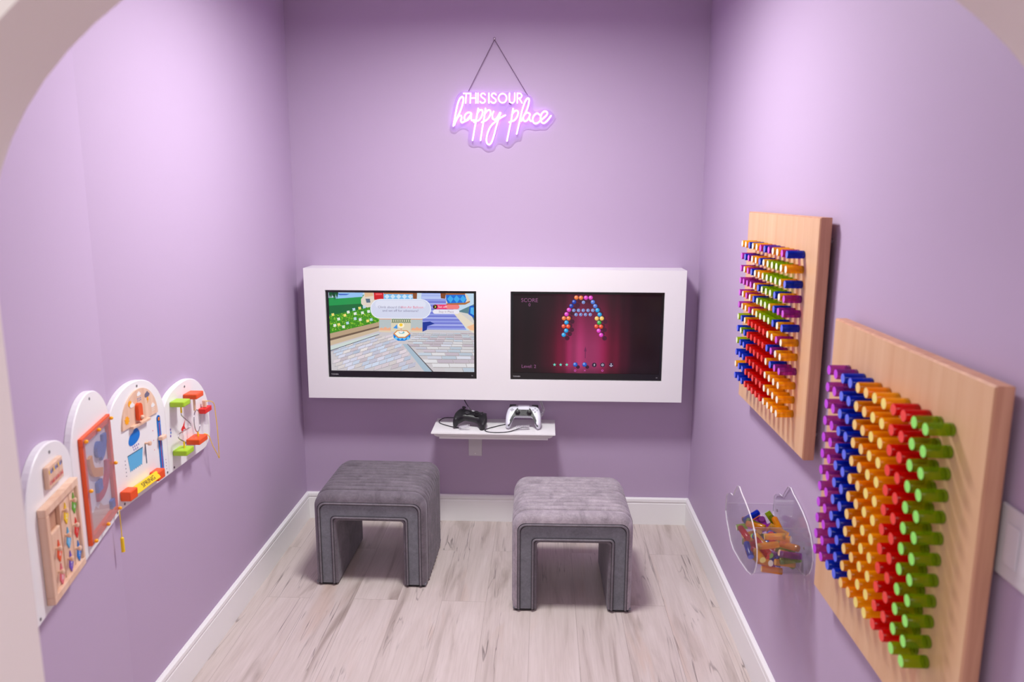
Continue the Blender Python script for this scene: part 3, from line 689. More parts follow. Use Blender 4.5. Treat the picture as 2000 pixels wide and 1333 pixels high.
# end caps stepped like the front
for o_, s_ in ((0, -1), (k, 1)):
    for i in range(1, k-2):
        a_, c_ = vs[o_+i], vs[o_+i+1]
        b.add([a_, c_, (c_[0], -0.0006, c_[2]), (a_[0], -0.0006, a_[2])], [(0, 1, 2, 3)])
    a_ = vs[o_+k-2]
shelf = b.build('wall_shelf', white_paint, None, (0, 0, SHZ), angle=25)
tag(shelf, 'short white floating shelf with crown moulding edge below the television surround', 'shelf')
t = thing('wall_plate', 'small blank white wall plate on the back wall just under the shelf', 'wall plate', (-0.1005, 0, 0.394))
MB().box((-0.033, -0.006, -0.055), (0.033, -0.0006, 0.055), bev=0.002).build('cover_plate', plate_m, t)
b = MB()
for z in (-0.042, 0.042): b.lathe([(0.003, -0.0061), (0.003, -0.0068)], (0, 0, z), 'Y', 10)
b.build('plate_screw', white_paint, t)

def pad_outline(kind):
    if kind == 'w': half = [(0.0, 0.052), (0.030, 0.053), (0.055, 0.050), (0.072, 0.036), (0.080, 0.010), (0.083, -0.020), (0.082, -0.046), (0.074, -0.058), (0.063, -0.054), (0.054, -0.036), (0.046, -0.014), (0.036, -0.008), (0.018, -0.008), (0.0, -0.008)]
    else: half = [(0.0, 0.044), (0.024, 0.050), (0.050, 0.050), (0.066, 0.036), (0.075, 0.008), (0.079, -0.020), (0.076, -0.044), (0.065, -0.054), (0.052, -0.046), (0.042, -0.026), (0.030, -0.014), (0.014, -0.012), (0.0, -0.012)]
    h = smooth_curve([(x, y, 0) for x, y in half], 3)
    r = [(v.x, v.y) for v in h]
    return r+[(-x, y) for x, y in r[::-1][1:-1]]
def pad_body(kind, thick):
    """rounded body: rings of the outline pulled towards the spine of the shape, thicker on the grips"""
    ol = pad_outline(kind); n = len(ol); b = MB(); rings = []
    cs = []
    for (x, y) in ol:   # pull target: a spine point inside
        ax = abs(x)
        if y < -0.01 and ax > 0.045: tx, ty = math.copysign(0.066, x), max(y, -0.046)
        else: tx, ty = math.copysign(min(ax, 0.062), x)*0.92, 0.020+0.004*(y > 0)
        cs.append((tx, ty))
    prof = [(0.85, -1.0), (0.55, -0.92), (0.25, -0.68), (0.06, -0.32), (0.0, 0.05), (0.06, 0.42), (0.20, 0.74), (0.45, 0.94), (0.8, 1.0)]
    vs = []
    for f, h in prof:
        for (x, y), (tx, ty) in zip(ol, cs):
            th = thick*(1.0+0.25*max(0, -y/0.05)); vs.append((x+(tx-x)*f, y+(ty-y)*f, h*th/2-max(0, -y)*(0.25 if kind == 'w' else 0.42)))
    fs = []
    for i in range(len(prof)-1):
        for k_ in range(n): fs.append((i*n+k_, i*n+(k_+1) % n, (i+1)*n+(k_+1) % n, (i+1)*n+k_))
    m = len(prof)-1
    fs.append(list(range(n))); fs.append([m*n+i for i in range(n)])
    b.add(vs, fs, 0, True); return b
def stick(b_m, cap_m, x, y, z, t, r=0.0092):
    s_ = MB().lathe([(0.0125, 0), (0.0125, 0.002), (0.006, 0.004), (0.0045, 0.010), (r, 0.012), (r, 0.0155), (r*.7, 0.0145), (0, 0.0145)], (x, y, z), 'Z', 16)
    return s_.build('thumb_stick', cap_m, t)
# white controller
t = thing('game_controller', 'white game controller with a black centre, on the right of the wall shelf', 'game controller', (0.139, -0.140, SHZ+0.058), (math.radians(42), 0, math.radians(-2)), 'game controllers on the wall shelf')
pad_body('w', 0.036).build('body', pad_white, t, angle=60)
cent = [(0.0, 0.030), (0.030, 0.030), (0.042, 0.012), (0.052, -0.012), (0.064, -0.036), (0.071, -0.056), (0.065, -0.059), (0.054, -0.040), (0.044, -0.017), (0.036, -0.010), (0.0, -0.010)]
cen = cent+[(-x, y) for x, y in cent[::-1][1:-1]]
b = MB(); n_ = len(cen)
vs = [(x, y, 0.0175-max(0, -y-0.008)*0.36) for x, y in cen]+[(x, y, 0.0200-max(0, -y-0.008)*0.30) for x, y in cen]
b.add(vs, [(i, (i+1) % n_, n_+(i+1) % n_, n_+i) for i in range(n_)])
b.add(vs, [[n_+i for i in range(n_)]])
b.build('centre_panel', black_matte, t, angle=30)
MB().box((-0.026, 0.022, 0.0175), (0.026, 0.048, 0.0205), bev=0.001).build('touch_pad', pad_white, t)
for x in (-0.027, 0.027): stick(black_matte, black_matte, x, 0.004, 0.0195, t)
b = MB(); x0, y0 = -0.054, 0.022
b.box((x0-0.009, y0-0.003, 0.0165), (x0+0.009, y0+0.003, 0.0200), bev=0.0008).box((x0-0.003, y0-0.009, 0.0165), (x0+0.003, y0+0.009, 0.0200), bev=0.0008)
b.build('direction_pad', mat('pale_grey_button', (0.5, 0.5, 0.56, 1), 0.3), t)
for dx, dy in ((0, .0095), (0, -.0095), (.0095, 0), (-.0095, 0)):
    MB().lathe([(0.0042, 0.016), (0.0042, 0.0198), (0.0034, 0.0206), (0, 0.0206)], (0.054+dx, 0.022+dy, 0), 'Z', 12).build('face_button', MATS['pale_grey_button'], t)
for s_ in (-1, 1): MB().box((s_*0.052-0.016, 0.040, -0.012), (s_*0.052+0.016, 0.058, 0.010), bev=0.004).build('shoulder_trigger', dark_plastic, t)
MB().box((-0.005, -0.0055, 0.0195), (0.005, -0.0015, 0.0208), bev=0.0005).build('home_button', dark_plastic, t)
# black controller
t = thing('game_controller', 'black game controller tilted on its grips, on the left of the wall shelf', 'game controller', (-0.107, -0.140, SHZ+0.046), (math.radians(8), math.radians(9), math.radians(-5)), 'game controllers on the wall shelf')
pad_body('b', 0.040).build('body', black_matte, t, angle=60)
stick(black_matte, black_matte, -0.044, 0.026, 0.019, t); stick(black_matte, black_matte, 0.022, 0.002, 0.019, t)
b = MB(); x0, y0 = -0.022, 0.004
b.lathe([(0.0115, 0.017), (0.0115, 0.0205), (0.010, 0.0212), (0, 0.0195)], (x0, y0, 0), 'Z', 20)
b.box((x0-0.010, y0-0.003, 0.0190), (x0+0.010, y0+0.003, 0.0225)).box((x0-0.003, y0-0.010, 0.0190), (x0+0.003, y0+0.010, 0.0225)); b.build('direction_pad', dark_plastic, t)
for dx, dy in ((0, .0095), (0, -.0095), (.0095, 0), (-.0095, 0)):
    MB().lathe([(0.0044, 0.016), (0.0044, 0.0208), (0.0034, 0.022), (0, 0.022)], (0.045+dx, 0.026+dy, 0), 'Z', 12).build('face_button', dark_plastic, t)
MB().lathe([(0.007, 0.018), (0.007, 0.0205), (0, 0.0212)], (0, 0.034, 0), 'Z', 16).build('home_button', mat('silver_button', (0.55, 0.55, 0.58, 1), 0.25), t)
for s_ in (-1, 1): MB().box((s_*0.048-0.016, 0.036, -0.014), (s_*0.048+0.016, 0.056, 0.012), bev=0.004).build('shoulder_trigger', black_matte, t)
# cords
cz = SHZ+0.0026
def cord(pts, r=0.0021, n=6): return MB().tube(smooth_curve(pts, n), r, 7)
tie_m = clear('clear_spiral_wrap', (0.93, 0.92, 0.95, 1), haze=0.35)
def coil(a, c, r, turns, rt=0.0016):
    a, c = Vector(a), Vector(c); d = (c-a).normalized(); n1 = d.orthogonal().normalized(); n2 = d.cross(n1); N = turns*9
    return MB().tube([a.lerp(c, i/N)+(n1*math.cos(2*PI*i/9)+n2*math.sin(2*PI*i/9))*r for i in range(N+1)], rt, 5)
t = thing('controller_cord', 'thin black cord dropping from under the surround and looping left of the black controller', 'cord', (0, 0, 0), group='controller cords')
cord([(-0.158, -0.05, BZ0-0.003), (-0.140, -0.055, 0.622), (-0.118, -0.072, 0.594), (-0.112, -0.082, 0.590)]).build('drop_wire', black_matte, t)
cord([(-0.150, -0.085, cz+0.022), (-0.195, -0.060, cz+0.018), (-0.245, -0.030, cz+0.008), (-0.268, -0.050, cz), (-0.262, -0.090, cz), (-0.225, -0.128, cz), (-0.185, -0.155, cz), (-0.150, -0.178, cz+0.002)]).build('loop_wire', black_matte, t)
coil((-0.158, -0.186, cz+0.008), (-0.112, -0.194, cz+0.020), 0.0075, 9).build('spiral_wrap', tie_m, t)
MB().tube([(-0.128, -0.070, 0.606), (-0.113, -0.080, 0.588), (-0.110, -0.086, 0.580)], [0.004, 0.007, 0.006], 8).build('clear_sleeve', tie_m, t)
t = thing('controller_cord', 'thin black cord looping along the shelf between the controllers, dropping behind the white one', 'cord', (0, 0, 0), group='controller cords')
cord([(0.213, -0.05, BZ0-0.003), (0.222, -0.06, 0.63), (0.232, -0.07, 0.602)]).build('drop_wire', black_matte, t)
coil((0.232, -0.07, 0.604), (0.222, -0.075, 0.572), 0.010, 6).build('spiral_wrap', tie_m, t)
MB().tube([(0.207, -0.045, 0.648), (0.218, -0.055, 0.635), (0.232, -0.066, 0.60), (0.220, -0.075, 0.562)], [0.012, 0.008, 0.007, 0.006], 9).build('clear_sleeve', tie_m, t)
cord([(0.165, -0.168, cz+0.006), (0.135, -0.170, cz+0.008), (0.105, -0.190, cz+0.003), (0.070, -0.214, cz), (0.030, -0.226, cz), (-0.012, -0.224, cz), (-0.036, -0.205, cz), (-0.034, -0.180, cz), (-0.008, -0.150, cz), (0.030, -0.115, cz), (0.062, -0.088, cz)]).build('loop_wire', black_matte, t)
coil((0.108, -0.178, cz+0.010), (0.168, -0.170, cz+0.012), 0.0085, 11).build('spiral_wrap', tie_m, t)

# ------------------------------------------------------------------ velvet stools
def u_path(x0, x1, ztop, r, n=6):
    """open inverted U from the left foot up, over and down; returns [(x, z, nx, nz)]"""
    P = [(x0, 0.0, -1, 0)]
    for k in range(1, 8): P.append((x0, (ztop-r)*k/8, -1, 0))
    for k in range(n+1):
        a = PI-PI/2*k/n; P.append((x0+r+r*math.cos(a), ztop-r+r*math.sin(a), math.cos(a), math.sin(a)))
    for k in range(1, 10): P.append((x0+r+(x1-x0-2*r)*k/10, ztop, 0, 1))
    for k in range(n+1):
        a = PI/2-PI/2*k/n; P.append((x1-r+r*math.cos(a), ztop-r+r*math.sin(a), math.cos(a), math.sin(a)))
    for k in range(7, 0, -1): P.append((x1, (ztop-r)*k/8, 1, 0))
    P.append((x1, 0.0, 1, 0)); return P
def sweep_u(path, prof, z0=0.012, top=1.0, seams=()):
    b = MB(); vs = []; k = len(prof)
    for (x, z, nx, nz) in path:
        for (y, d) in prof: vs.append((x+nx*d, y, max(z+nz*d*top, z0)))
    fs = []
    for i in range(len(path)-1):
        for j in range(k-1): fs.append((i*k+j, i*k+j+1, (i+1)*k+j+1, (i+1)*k+j))
    b.add(vs, fs, 0, True)
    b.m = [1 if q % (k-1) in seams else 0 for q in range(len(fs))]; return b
def stool(label, loc, rz, cover):
    t = thing('upholstered_stool', label, 'stool', loc, (0, 0, rz), 'grey velvet stools')
    W2, D, H = 0.232, 0.44, 0.402; rim = 0.024
    # outer channelled cover: offsets relative to path at full size
    prof = []
    for k in range(6):
        a = PI/2*k/5; prof.append((rim*1.35*(1-math.cos(a)), -rim*(1-math.sin(a))))
    nch = 10; y0, y1 = 0.054, D-0.054; seams = set()
    prof.append((y0-0.007, 0.0)); prof.append((y0-0.0025, -0.002)); prof.append((y0, -0.0065))
    for c in range(nch):
        seams.add(len(prof)-1)
        for s_ in (0.06, 0.16, 0.32, 0.5, 0.68, 0.84, 0.94, 1.0):
            y = y0+(y1-y0)*(c+s_)/nch; prof.append((y, 0.0035-0.0100*abs(2*s_-1)**3.4))
        seams.add(len(prof)-2)
    prof.append((y1+0.006, 0.0))
    for k in range(6):
        a = PI/2*(1-k/5); prof.append((D-rim*1.35*(1-math.cos(a)), -rim*(1-math.sin(a))))
    path = u_path(-W2, W2, H, 0.058, 8)
    # gentle crown of the seat
    b = sweep_u(path, prof, 0.012, 1.65, seams)
    for v in b.v:
        if v.z > H-0.03:
            v.z += 0.006*max(0, 1-(v.x/W2)**2)*max(0, 1-((v.y-D/2)/(D/2))**2)
    b.build('channelled_cover', [cover, crease_shade], t, angle=70)
    # inner lining of the opening
    iw = 0.138; ih = 0.286; rr = 0.016
    prof = [(rr*(1-math.cos(PI/2*k/4)), rr*(1-math.sin(PI/2*k/4))) for k in range(5)]
    prof += [(D-y, d) for y, d in prof[::-1]]
    ip = u_path(-iw, iw, ih, 0.012, 4)
    sweep_u(ip, prof).build('inner_lining', velvet_top, t, angle=70)
    # flat U panels between the two edge rolls
    def u_panel(y, yb, a, z0=0.012):
        b = MB(); o = u_path(-W2+rim, W2-rim, H-rim*1.65, 0.030, 8); i_ = u_path(-iw-rr, iw+rr, ih+rr, 0.016, 8)
        n = len(o)
        vs = [(p[0], y, max(p[1], z0)) for p in o]+[(p[0], y, max(p[1], z0)) for p in i_]+[(p[0], yb, max(p[1], z0)) for p in o]+[(p[0], yb, max(p[1], z0)) for p in i_]
        fs = [(j, j+1, n+j+1, n+j) for j in range(n-1)]+[(j, j+1, 2*n+j+1, 2*n+j) for j in range(n-1)]+[(n+j, n+j+1, 3*n+j+1, 3*n+j) for j in range(n-1)]
        b.add(vs, fs); return b
    u_panel(0.003, 0.012, 0).build('front_panel', velvet_panel, t, angle=30)
    u_panel(D-0.001, D-0.012, 0).build('back_panel', velvet_panel, t, angle=30)
    for y in (-0.0005, D+0.0005):
        for (a_, h_, r_) in ((W2-rim, H-rim*1.65, 0.030), (iw+rr, ih+rr, 0.014)):
            pb_ = MB().tube([(q[0], y, max(q[1], 0.012)) for q in u_path(-a_, a_, h_, r_, 6)], 0.0040, 8)
            for e_ in (-0.0048, 0.0048): pb_.tube([(q[0], y+(0.0018 if y < 0.1 else -0.0018), max(q[1], 0.012)) for q in u_path(-a_-e_, a_+e_, h_+e_, r_, 6)], 0.0018, 6, mi=1)
            pb_.build('piping', [velvet_pipe, crease_shade], t)
    for s_ in (-1, 1):
        xa, xb = sorted((s_*(iw+0.002), s_*(W2-0.002)))
        MB().box((xa, 0.006, 0.010), (xb, D-0.006, 0.016)).build('leg_underside', velvet_panel, t)
        xa, xb = sorted((s_*(iw+0.010), s_*(W2-0.010)))
        MB().box((xa, 0.012, 0.0004), (xb, D-0.012, 0.012)).build('foot_glide', black_matte, t)
    return t
stool('left grey velvet stool with channel stitching, nearer the left wall and turned slightly', (-0.478, -0.690, 0), math.radians(-0.8), velvet_top)
stool('right grey velvet stool with channel stitching, in front of the right television', (0.349, -0.856, 0), math.radians(0.8), velvet_top_r)

# ------------------------------------------------------------------ peg boards
PX = 0.905
def pegboard(name, label, y0, y1, z0, z1):
    t = thing(name, label, 'peg board', (0.935, (y0+y1)/2, z0), group='wooden peg boards')
    w = (y1-y0)/2; h = z1-z0; cy = (y0+y1)/2; b = MB(); th = 0.935-PX
    vs = []; pr = [(0, 0.0), (-0.006, 0.0), (-0.0275, 0.0), (-0.0300, 0.0025)]
    for (x, ins) in [(0, 0.0012), (-0.003, 0.0), (-th+0.003, 0.0), (-th, 0.003)]:
        vs += [(x, -w+ins, ins), (x, w-ins, ins), (x, w-ins, h-ins), (x, -w+ins, h-ins)]
    fs = []; mi = []
    for i in range(3):
        for k_ in range(4): fs.append((i*4+k_, i*4+(k_+1) % 4, (i+1)*4+(k_+1) % 4, (i+1)*4+k_))
    b.add(vs, fs, 1); b.add(vs, [(0, 3, 2, 1)], 1); b.add(vs, [(12, 13, 14, 15)], 0)
    b.build('board', [maple_face, maple_edge], t, angle=20)
    for sy in (-1, 1):
        for z in (0.06, h-0.06):
            MB().lathe([(0.008, 0.0003), (0.008, 0.0147)], (0, sy*(w-0.035), z), 'X', 12).build('standoff', steel, t)
    return t
pegboard('peg_board', 'upper wooden peg board on the right wall, nearer the back wall, holding mixed colour pegs', -1.681, -1.003, 0.925, 1.553)
pegboard('peg_board', 'lower wooden peg board on the right wall, nearest the doorway, with rainbow columns of pegs', -2.484, -1.828, 0.652, 1.325)
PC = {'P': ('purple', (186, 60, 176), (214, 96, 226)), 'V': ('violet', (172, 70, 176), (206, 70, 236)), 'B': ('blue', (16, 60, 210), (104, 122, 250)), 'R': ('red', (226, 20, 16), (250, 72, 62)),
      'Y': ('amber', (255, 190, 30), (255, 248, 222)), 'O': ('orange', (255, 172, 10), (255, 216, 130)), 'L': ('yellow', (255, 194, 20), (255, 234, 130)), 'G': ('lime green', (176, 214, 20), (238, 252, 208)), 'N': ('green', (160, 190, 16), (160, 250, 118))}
PM = {}
for k_, (nm, c, e) in PC.items():
    PM[k_] = (acrylic(nm.replace(' ', '_')+'_acrylic', rgb(*c), 0.74 if k_ in 'PVGN' else 0.62), mat(nm.replace(' ', '_')+'_end_painted_light', rgb(*e), 0.35), acrylic(nm.replace(' ', '_')+'_solid_base', rgb(*[q*0.78 for q in c]), 0.15))  # paler end colour stands in for light passing through the peg
def peg_mesh(code, r, L):
    b = MB(); pr = [(r*0.93, 0.0), (r, -0.0012), (r, -L*0.14), (r, -L+0.0012), (r*0.93, -L)]
    b.lathe(pr, axis='X', seg=18)
    me_o = b.build('peg', list(PM[code]))
    me = me_o.data
    for p in me.polygons:
        if len(p.vertices) > 4: p.use_smooth = False
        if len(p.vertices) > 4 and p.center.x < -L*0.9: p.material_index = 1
        elif p.center.x > -L*0.15: p.material_index = 2
    return me_o
protos = {}
def peg(code, r, L, loc, rot, label, group):
    key = (code, r, L)
    if key not in protos: o = protos[key] = peg_mesh(code, r, L)
    else: o = protos[key].copy(); COL.objects.link(o)
    o.location = loc; o.rotation_euler = rot
    tag(o, label, 'peg', group); return o
ORD = ['first', 'second', 'third', 'fourth', 'fifth', 'sixth', 'seventh', 'eighth', 'ninth', 'tenth', 'eleventh', 'twelfth']
rows_small = ['YYBYYPBPYYPB', 'PBPYYBYGGGYY', 'PYPBYYGGGGYB', 'PPPPYBGGGBYP', 'PYPYBGGGYBPP', 'PYYPYGGGGBYB', 'GBYRRRRRYYPY', 'BGBRRRRRBPYY', 'GBBRRRRRYBPP', 'BBBRRRRRYYYY', 'YBBRRRRRYYYY', 'BBBRRRRRYYYY']
for r_ in range(12):
    for c_ in range(12):
        cc = rows_small[r_][c_]
        y = -1.119-(1.580-1.119)*c_/11; z = 1.454-(1.454-1.022)*r_/11
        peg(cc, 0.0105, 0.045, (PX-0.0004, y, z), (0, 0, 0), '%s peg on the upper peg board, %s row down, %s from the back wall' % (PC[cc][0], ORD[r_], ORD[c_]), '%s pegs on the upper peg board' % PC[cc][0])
for r_ in range(12):
    for c_ in range(12):
        cc = 'VVBBOOLLRRNN'[c_]
        y = -1.937-(2.380-1.937)*c_/11; z = 1.225-(1.225-0.799)*r_/11
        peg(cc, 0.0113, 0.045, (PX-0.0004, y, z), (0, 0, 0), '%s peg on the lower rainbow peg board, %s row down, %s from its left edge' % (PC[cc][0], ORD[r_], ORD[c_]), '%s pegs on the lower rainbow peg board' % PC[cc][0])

# ------------------------------------------------------------------ clear bin of loose pegs
t = thing('acrylic_bin', 'clear acrylic bin of loose pegs screwed to the right wall below the boards', 'bin', (0, 0, 0))
so = [(-1.344, 0.640), (-1.346, 0.690), (-1.360, 0.703), (-1.395, 0.718), (-1.412, 0.720), (-1.424, 0.722), (-1.440, 0.742), (-1.468, 0.770), (-1.487, 0.775), (-1.515, 0.766), (-1.560, 0.757), (-1.600, 0.747), (-1.640, 0.732), (-1.674, 0.710), (-1.696, 0.682), (-1.704, 0.655), (-1.698, 0.630), (-1.684, 0.606), (-1.660, 0.588), (-1.620, 0.577), (-1.540, 0.569), (-1.460, 0.567), (-1.425, 0.576), (-1.395, 0.597), (-1.365, 0.617)]
TX = Matrix(((0, 0, 1, 0), (1, 0, 0, 0), (0, 1, 0, 0), (0, 0, 0, 1)))
for nm, xa in (('side_panel', 0.7975), ('side_panel', 0.9440)):
    MB().prism(so, xa, xa+0.0030, 0, TX, mside=1).build(nm, [clear_acrylic, edge_acrylic], t, angle=50)
tp = [(-1.352, 0.668), (-1.360, 0.632), (-1.392, 0.602), (-1.430, 0.578), (-1.465, 0.5705), (-1.54, 0.5725), (-1.62, 0.5805), (-1.655, 0.592), (-1.680, 0.609), (-1.694, 0.632), (-1.6985, 0.655), (-1.672, 0.688), (-1.640, 0.716)]
b = MB(); n_ = len(tp)
def offs(p, d):
    o = []
    for i in range(len(p)):
        a, c = Vector(p[max(i-1, 0)]), Vector(p[min(i+1, len(p)-1)]); tt = (c-a).normalized(); o.append((p[i][0]+tt.y*d, p[i][1]-tt.x*d))
    return o
po = offs(tp, -0.0028); full = tp+po[::-1]
vs = [(0.8007, y, z) for y, z in tp]+[(0.8007, y, z) for y, z in po]+[(0.9438, y, z) for y, z in tp]+[(0.9438, y, z) for y, z in po]
for i in range(n_-1):
    b.add(vs, [(i, i+1, 2*n_+i+1, 2*n_+i), (n_+i, n_+i+1, 3*n_+i+1, 3*n_+i)], 0, True)
b.add(vs, [(0, n_, 3*n_, 2*n_), (n_-1, 2*n_-1, 4*n_-1, 3*n_-1)], 1)
b.build('trough', [clear_acrylic, edge_acrylic], t, angle=50)
for (y, z) in ((-1.392, 0.663), (-1.641, 0.659)):
    MB().lathe([(0.0, -0.0040), (0.0042, -0.0030), (0.0045, -0.0005)], (0.9438, y, z), 'X', 14).build('mounting_screw', steel, t)
LOOSE = [(0.918,-1.533,0.588,0.879,-1.573,0.593),
(0.863,-1.490,0.590,0.828,-1.533,0.588),
(0.881,-1.462,0.588,0.825,-1.458,0.591),
(0.914,-1.459,0.588,0.929,-1.511,0.604),
(0.879,-1.544,0.588,0.829,-1.568,0.594),
(0.842,-1.592,0.605,0.893,-1.613,0.596),
(0.866,-1.544,0.614,0.813,-1.550,0.597),
(0.909,-1.572,0.596,0.922,-1.626,0.598),
(0.869,-1.639,0.599,0.821,-1.614,0.612),
(0.885,-1.492,0.600,0.902,-1.545,0.609),
(0.824,-1.470,0.615,0.868,-1.436,0.607),
(0.849,-1.479,0.617,0.891,-1.445,0.602),
(0.929,-1.601,0.616,0.882,-1.631,0.618),
(0.930,-1.407,0.624,0.878,-1.419,0.605),
(0.825,-1.659,0.606,0.880,-1.665,0.602),
(0.873,-1.498,0.618,0.818,-1.498,0.608),
(0.815,-1.419,0.617,0.870,-1.416,0.626),
(0.815,-1.591,0.606,0.815,-1.538,0.623),
(0.913,-1.475,0.612,0.896,-1.525,0.629),
(0.867,-1.581,0.608,0.921,-1.579,0.624),
(0.861,-1.620,0.625,0.842,-1.567,0.628),
(0.861,-1.657,0.625,0.916,-1.652,0.617),
(0.907,-1.435,0.620,0.895,-1.488,0.635),
(0.930,-1.427,0.613,0.929,-1.482,0.625),
(0.848,-1.517,0.639,0.865,-1.569,0.627),
(0.842,-1.683,0.634,0.820,-1.635,0.618),
(0.825,-1.517,0.628,0.815,-1.462,0.637),
(0.847,-1.639,0.627,0.816,-1.593,0.634),
(0.915,-1.533,0.624,0.885,-1.578,0.638),
(0.875,-1.642,0.646,0.929,-1.637,0.631),
(0.864,-1.487,0.636,0.878,-1.434,0.624),
(0.842,-1.458,0.638,0.885,-1.425,0.650),
(0.876,-1.546,0.656,0.908,-1.501,0.644),
(0.823,-1.519,0.608,0.879,-1.521,0.617),
(0.925,-1.670,0.642,0.869,-1.673,0.635),
(0.873,-1.609,0.643,0.928,-1.610,0.636),
(0.820,-1.684,0.643,0.817,-1.628,0.644),
(0.926,-1.397,0.642,0.916,-1.451,0.651),
(0.832,-1.547,0.650,0.864,-1.592,0.646),
(0.831,-1.569,0.662,0.852,-1.617,0.645),
(0.886,-1.401,0.647,0.834,-1.419,0.642),
(0.913,-1.580,0.644,0.916,-1.524,0.647),
(0.922,-1.685,0.656,0.867,-1.673,0.657),
(0.876,-1.500,0.652,0.829,-1.472,0.665),
(0.889,-1.452,0.639,0.869,-1.488,0.677),
(0.919,-1.602,0.666,0.876,-1.567,0.658),
(0.877,-1.423,0.670,0.829,-1.445,0.650),
(0.870,-1.651,0.674,0.815,-1.647,0.664),
(0.892,-1.457,0.686,0.920,-1.481,0.644),
(0.885,-1.620,0.661,0.920,-1.663,0.668),
(0.822,-1.504,0.668,0.865,-1.539,0.671),
(0.906,-1.485,0.677,0.908,-1.540,0.664),
(0.847,-1.649,0.645,0.818,-1.608,0.669),
(0.869,-1.581,0.673,0.861,-1.634,0.659),
(0.921,-1.566,0.662,0.872,-1.554,0.685),
(0.839,-1.620,0.681,0.894,-1.626,0.686)]
lc = 'BVNRYBOGVRLNBVOYGBRVNLOBVYNRGYOVBRNGLVBYORGNVYBYNVYOYRYLOYRGYOLY'
used = set()
for i, a in enumerate(LOOSE):
    p, q = Vector(a[:3]), Vector(a[3:]); d = (q-p).normalized(); c0 = (p+q)/2; top = c0+d*0.0275
    rot = Vector((1, 0, 0)).rotation_difference(d).to_euler()
    high = 'lying lowest' if c0.z < 0.60 else 'lying low' if c0.z < 0.618 else 'halfway up' if c0.z < 0.636 else 'on top'
    side = 'wall side' if c0.x > 0.885 else 'room side' if c0.x < 0.855 else 'middle'
    end = 'near end' if c0.y < -1.60 else 'far end' if c0.y > -1.47 else 'centre'
    for j in range(len(lc)):
        cc = lc[(i+j) % len(lc)]
        if (PC[cc][0], high, side, end) not in used: break
    used.add((PC[cc][0], high, side, end))
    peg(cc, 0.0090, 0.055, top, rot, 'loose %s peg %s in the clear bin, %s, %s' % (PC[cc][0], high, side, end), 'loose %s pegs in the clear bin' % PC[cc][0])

# ------------------------------------------------------------------ light switch on the right wall
t = thing('light_switch', 'white double rocker light switch plate on the right wall beside the lower peg board', 'light switch', (X, -2.533, 1.079))
MB().box((-0.0065, -0.062, -0.0585), (-0.0006, 0.062, 0.0585), bev=0.0022).build('switch_plate', plate_m, t)
for y in (0.023, -0.023):
    MB().box((-0.0090, y-0.0165, -0.0335), (-0.0060, y+0.0165, 0.0335), bev=0.001).build('rocker', plate_m, t)

# ------------------------------------------------------------------ busy panels on the left wall
def wall_frame(s, angled):
    if angled: dx = Vector((-math.sin(ANG), math.cos(ANG), 0)); n = Vector((math.cos(ANG), math.sin(ANG), 0))
    else: dx = Vector((0, 1, 0)); n = Vector((1, 0, 0))
    M_ = Matrix.Identity(4); o = Vector((-X, BEND, 0))+dx*s; up = Vector((0, 0, 1))
    for i in range(3): M_[i][0] = dx[i]; M_[i][1] = up[i]; M_[i][2] = n[i]; M_[i][3] = o[i]
    return M_
def panel(name, label, s0, angled, outline):
    M_ = wall_frame(s0, angled); M_[2][3] = PZ
    t = thing(name, label, 'busy board', group='white arched busy boards'); t.matrix_world = M_
    ol = [(s-s0, z-PZ) for s, z in outline]
    # bevelled plate: three rings
    b = MB(); n = len(ol)
    cx = sum(p[0] for p in ol)/n; cy = sum(p[1] for p in ol)/n
    def ins(d):
        o = []
        for i in range(n):
            a, c = Vector(ol[i-1]), Vector(ol[(i+1) % n]); tt = (c-a); tt = tt.normalized() if tt.length else Vector((1, 0))
            o.append((ol[i][0]-tt.y*d, ol[i][1]+tt.x*d))
        return o
    vs = [(x, y, 0.0008) for x, y in ol]+[(x, y, 0.0145) for x, y in ol]+[(x, y, 0.017) for x, y in ins(0.0025)]
    b.add(vs, [(i, (i+1) % n, n+(i+1) % n, n+i) for i in range(n)]+[(n+i, n+(i+1) % n, 2*n+(i+1) % n, 2*n+i) for i in range(n)], 0, False)
    b.add(vs, [list(range(n))[::-1], [2*n+i for i in range(n)]])
    b.build('back_plate', white_gloss, t, angle=60)
    return t
PZ = 0.745
def outline(sl, sr, top, sc, zl, zr, cornr=0.0, cornl=0.0, n=14):
    """counter-clockwise: along the bottom to the right, up, over the arch, down"""
    o = []
    if cornr:
        o += [(sl+cornl, PZ)] if cornl else [(sl, PZ)]
        o += [(sr-cornr+cornr*math.sin(PI/2*k/6), PZ+cornr-cornr*math.cos(PI/2*k/6)) for k in range(7)]
    else: o += [(sl+cornl, PZ), (sr, PZ)]
    for k in range(n+1):
        a = PI/2*k/n; o.append((sc+(sr-sc)*math.cos(a), zr+(top-zr)*math.sin(a)))
    for k in range(1, n+1):
        a = PI/2*k/n; o.append((sc-(sc-sl)*math.sin(a), zl+(top-zl)*math.cos(a)))
    if cornl: o += [(sl+cornl-cornl*math.cos(PI/2*k/6), PZ+cornl-cornl*math.sin(PI/2*k/6)) for k in range(7)][:-1]
    return o
def screws(t, s0, pts):
    for s, z in pts: MB().lathe([(0.0036, 0.0168), (0.0036, 0.0182), (0.0015, 0.0178), (0, 0.0178)], (s-s0, z-PZ, 0), 'Z', 10).build('fixing_screw', screw_m, t)
TIL = 0.0172
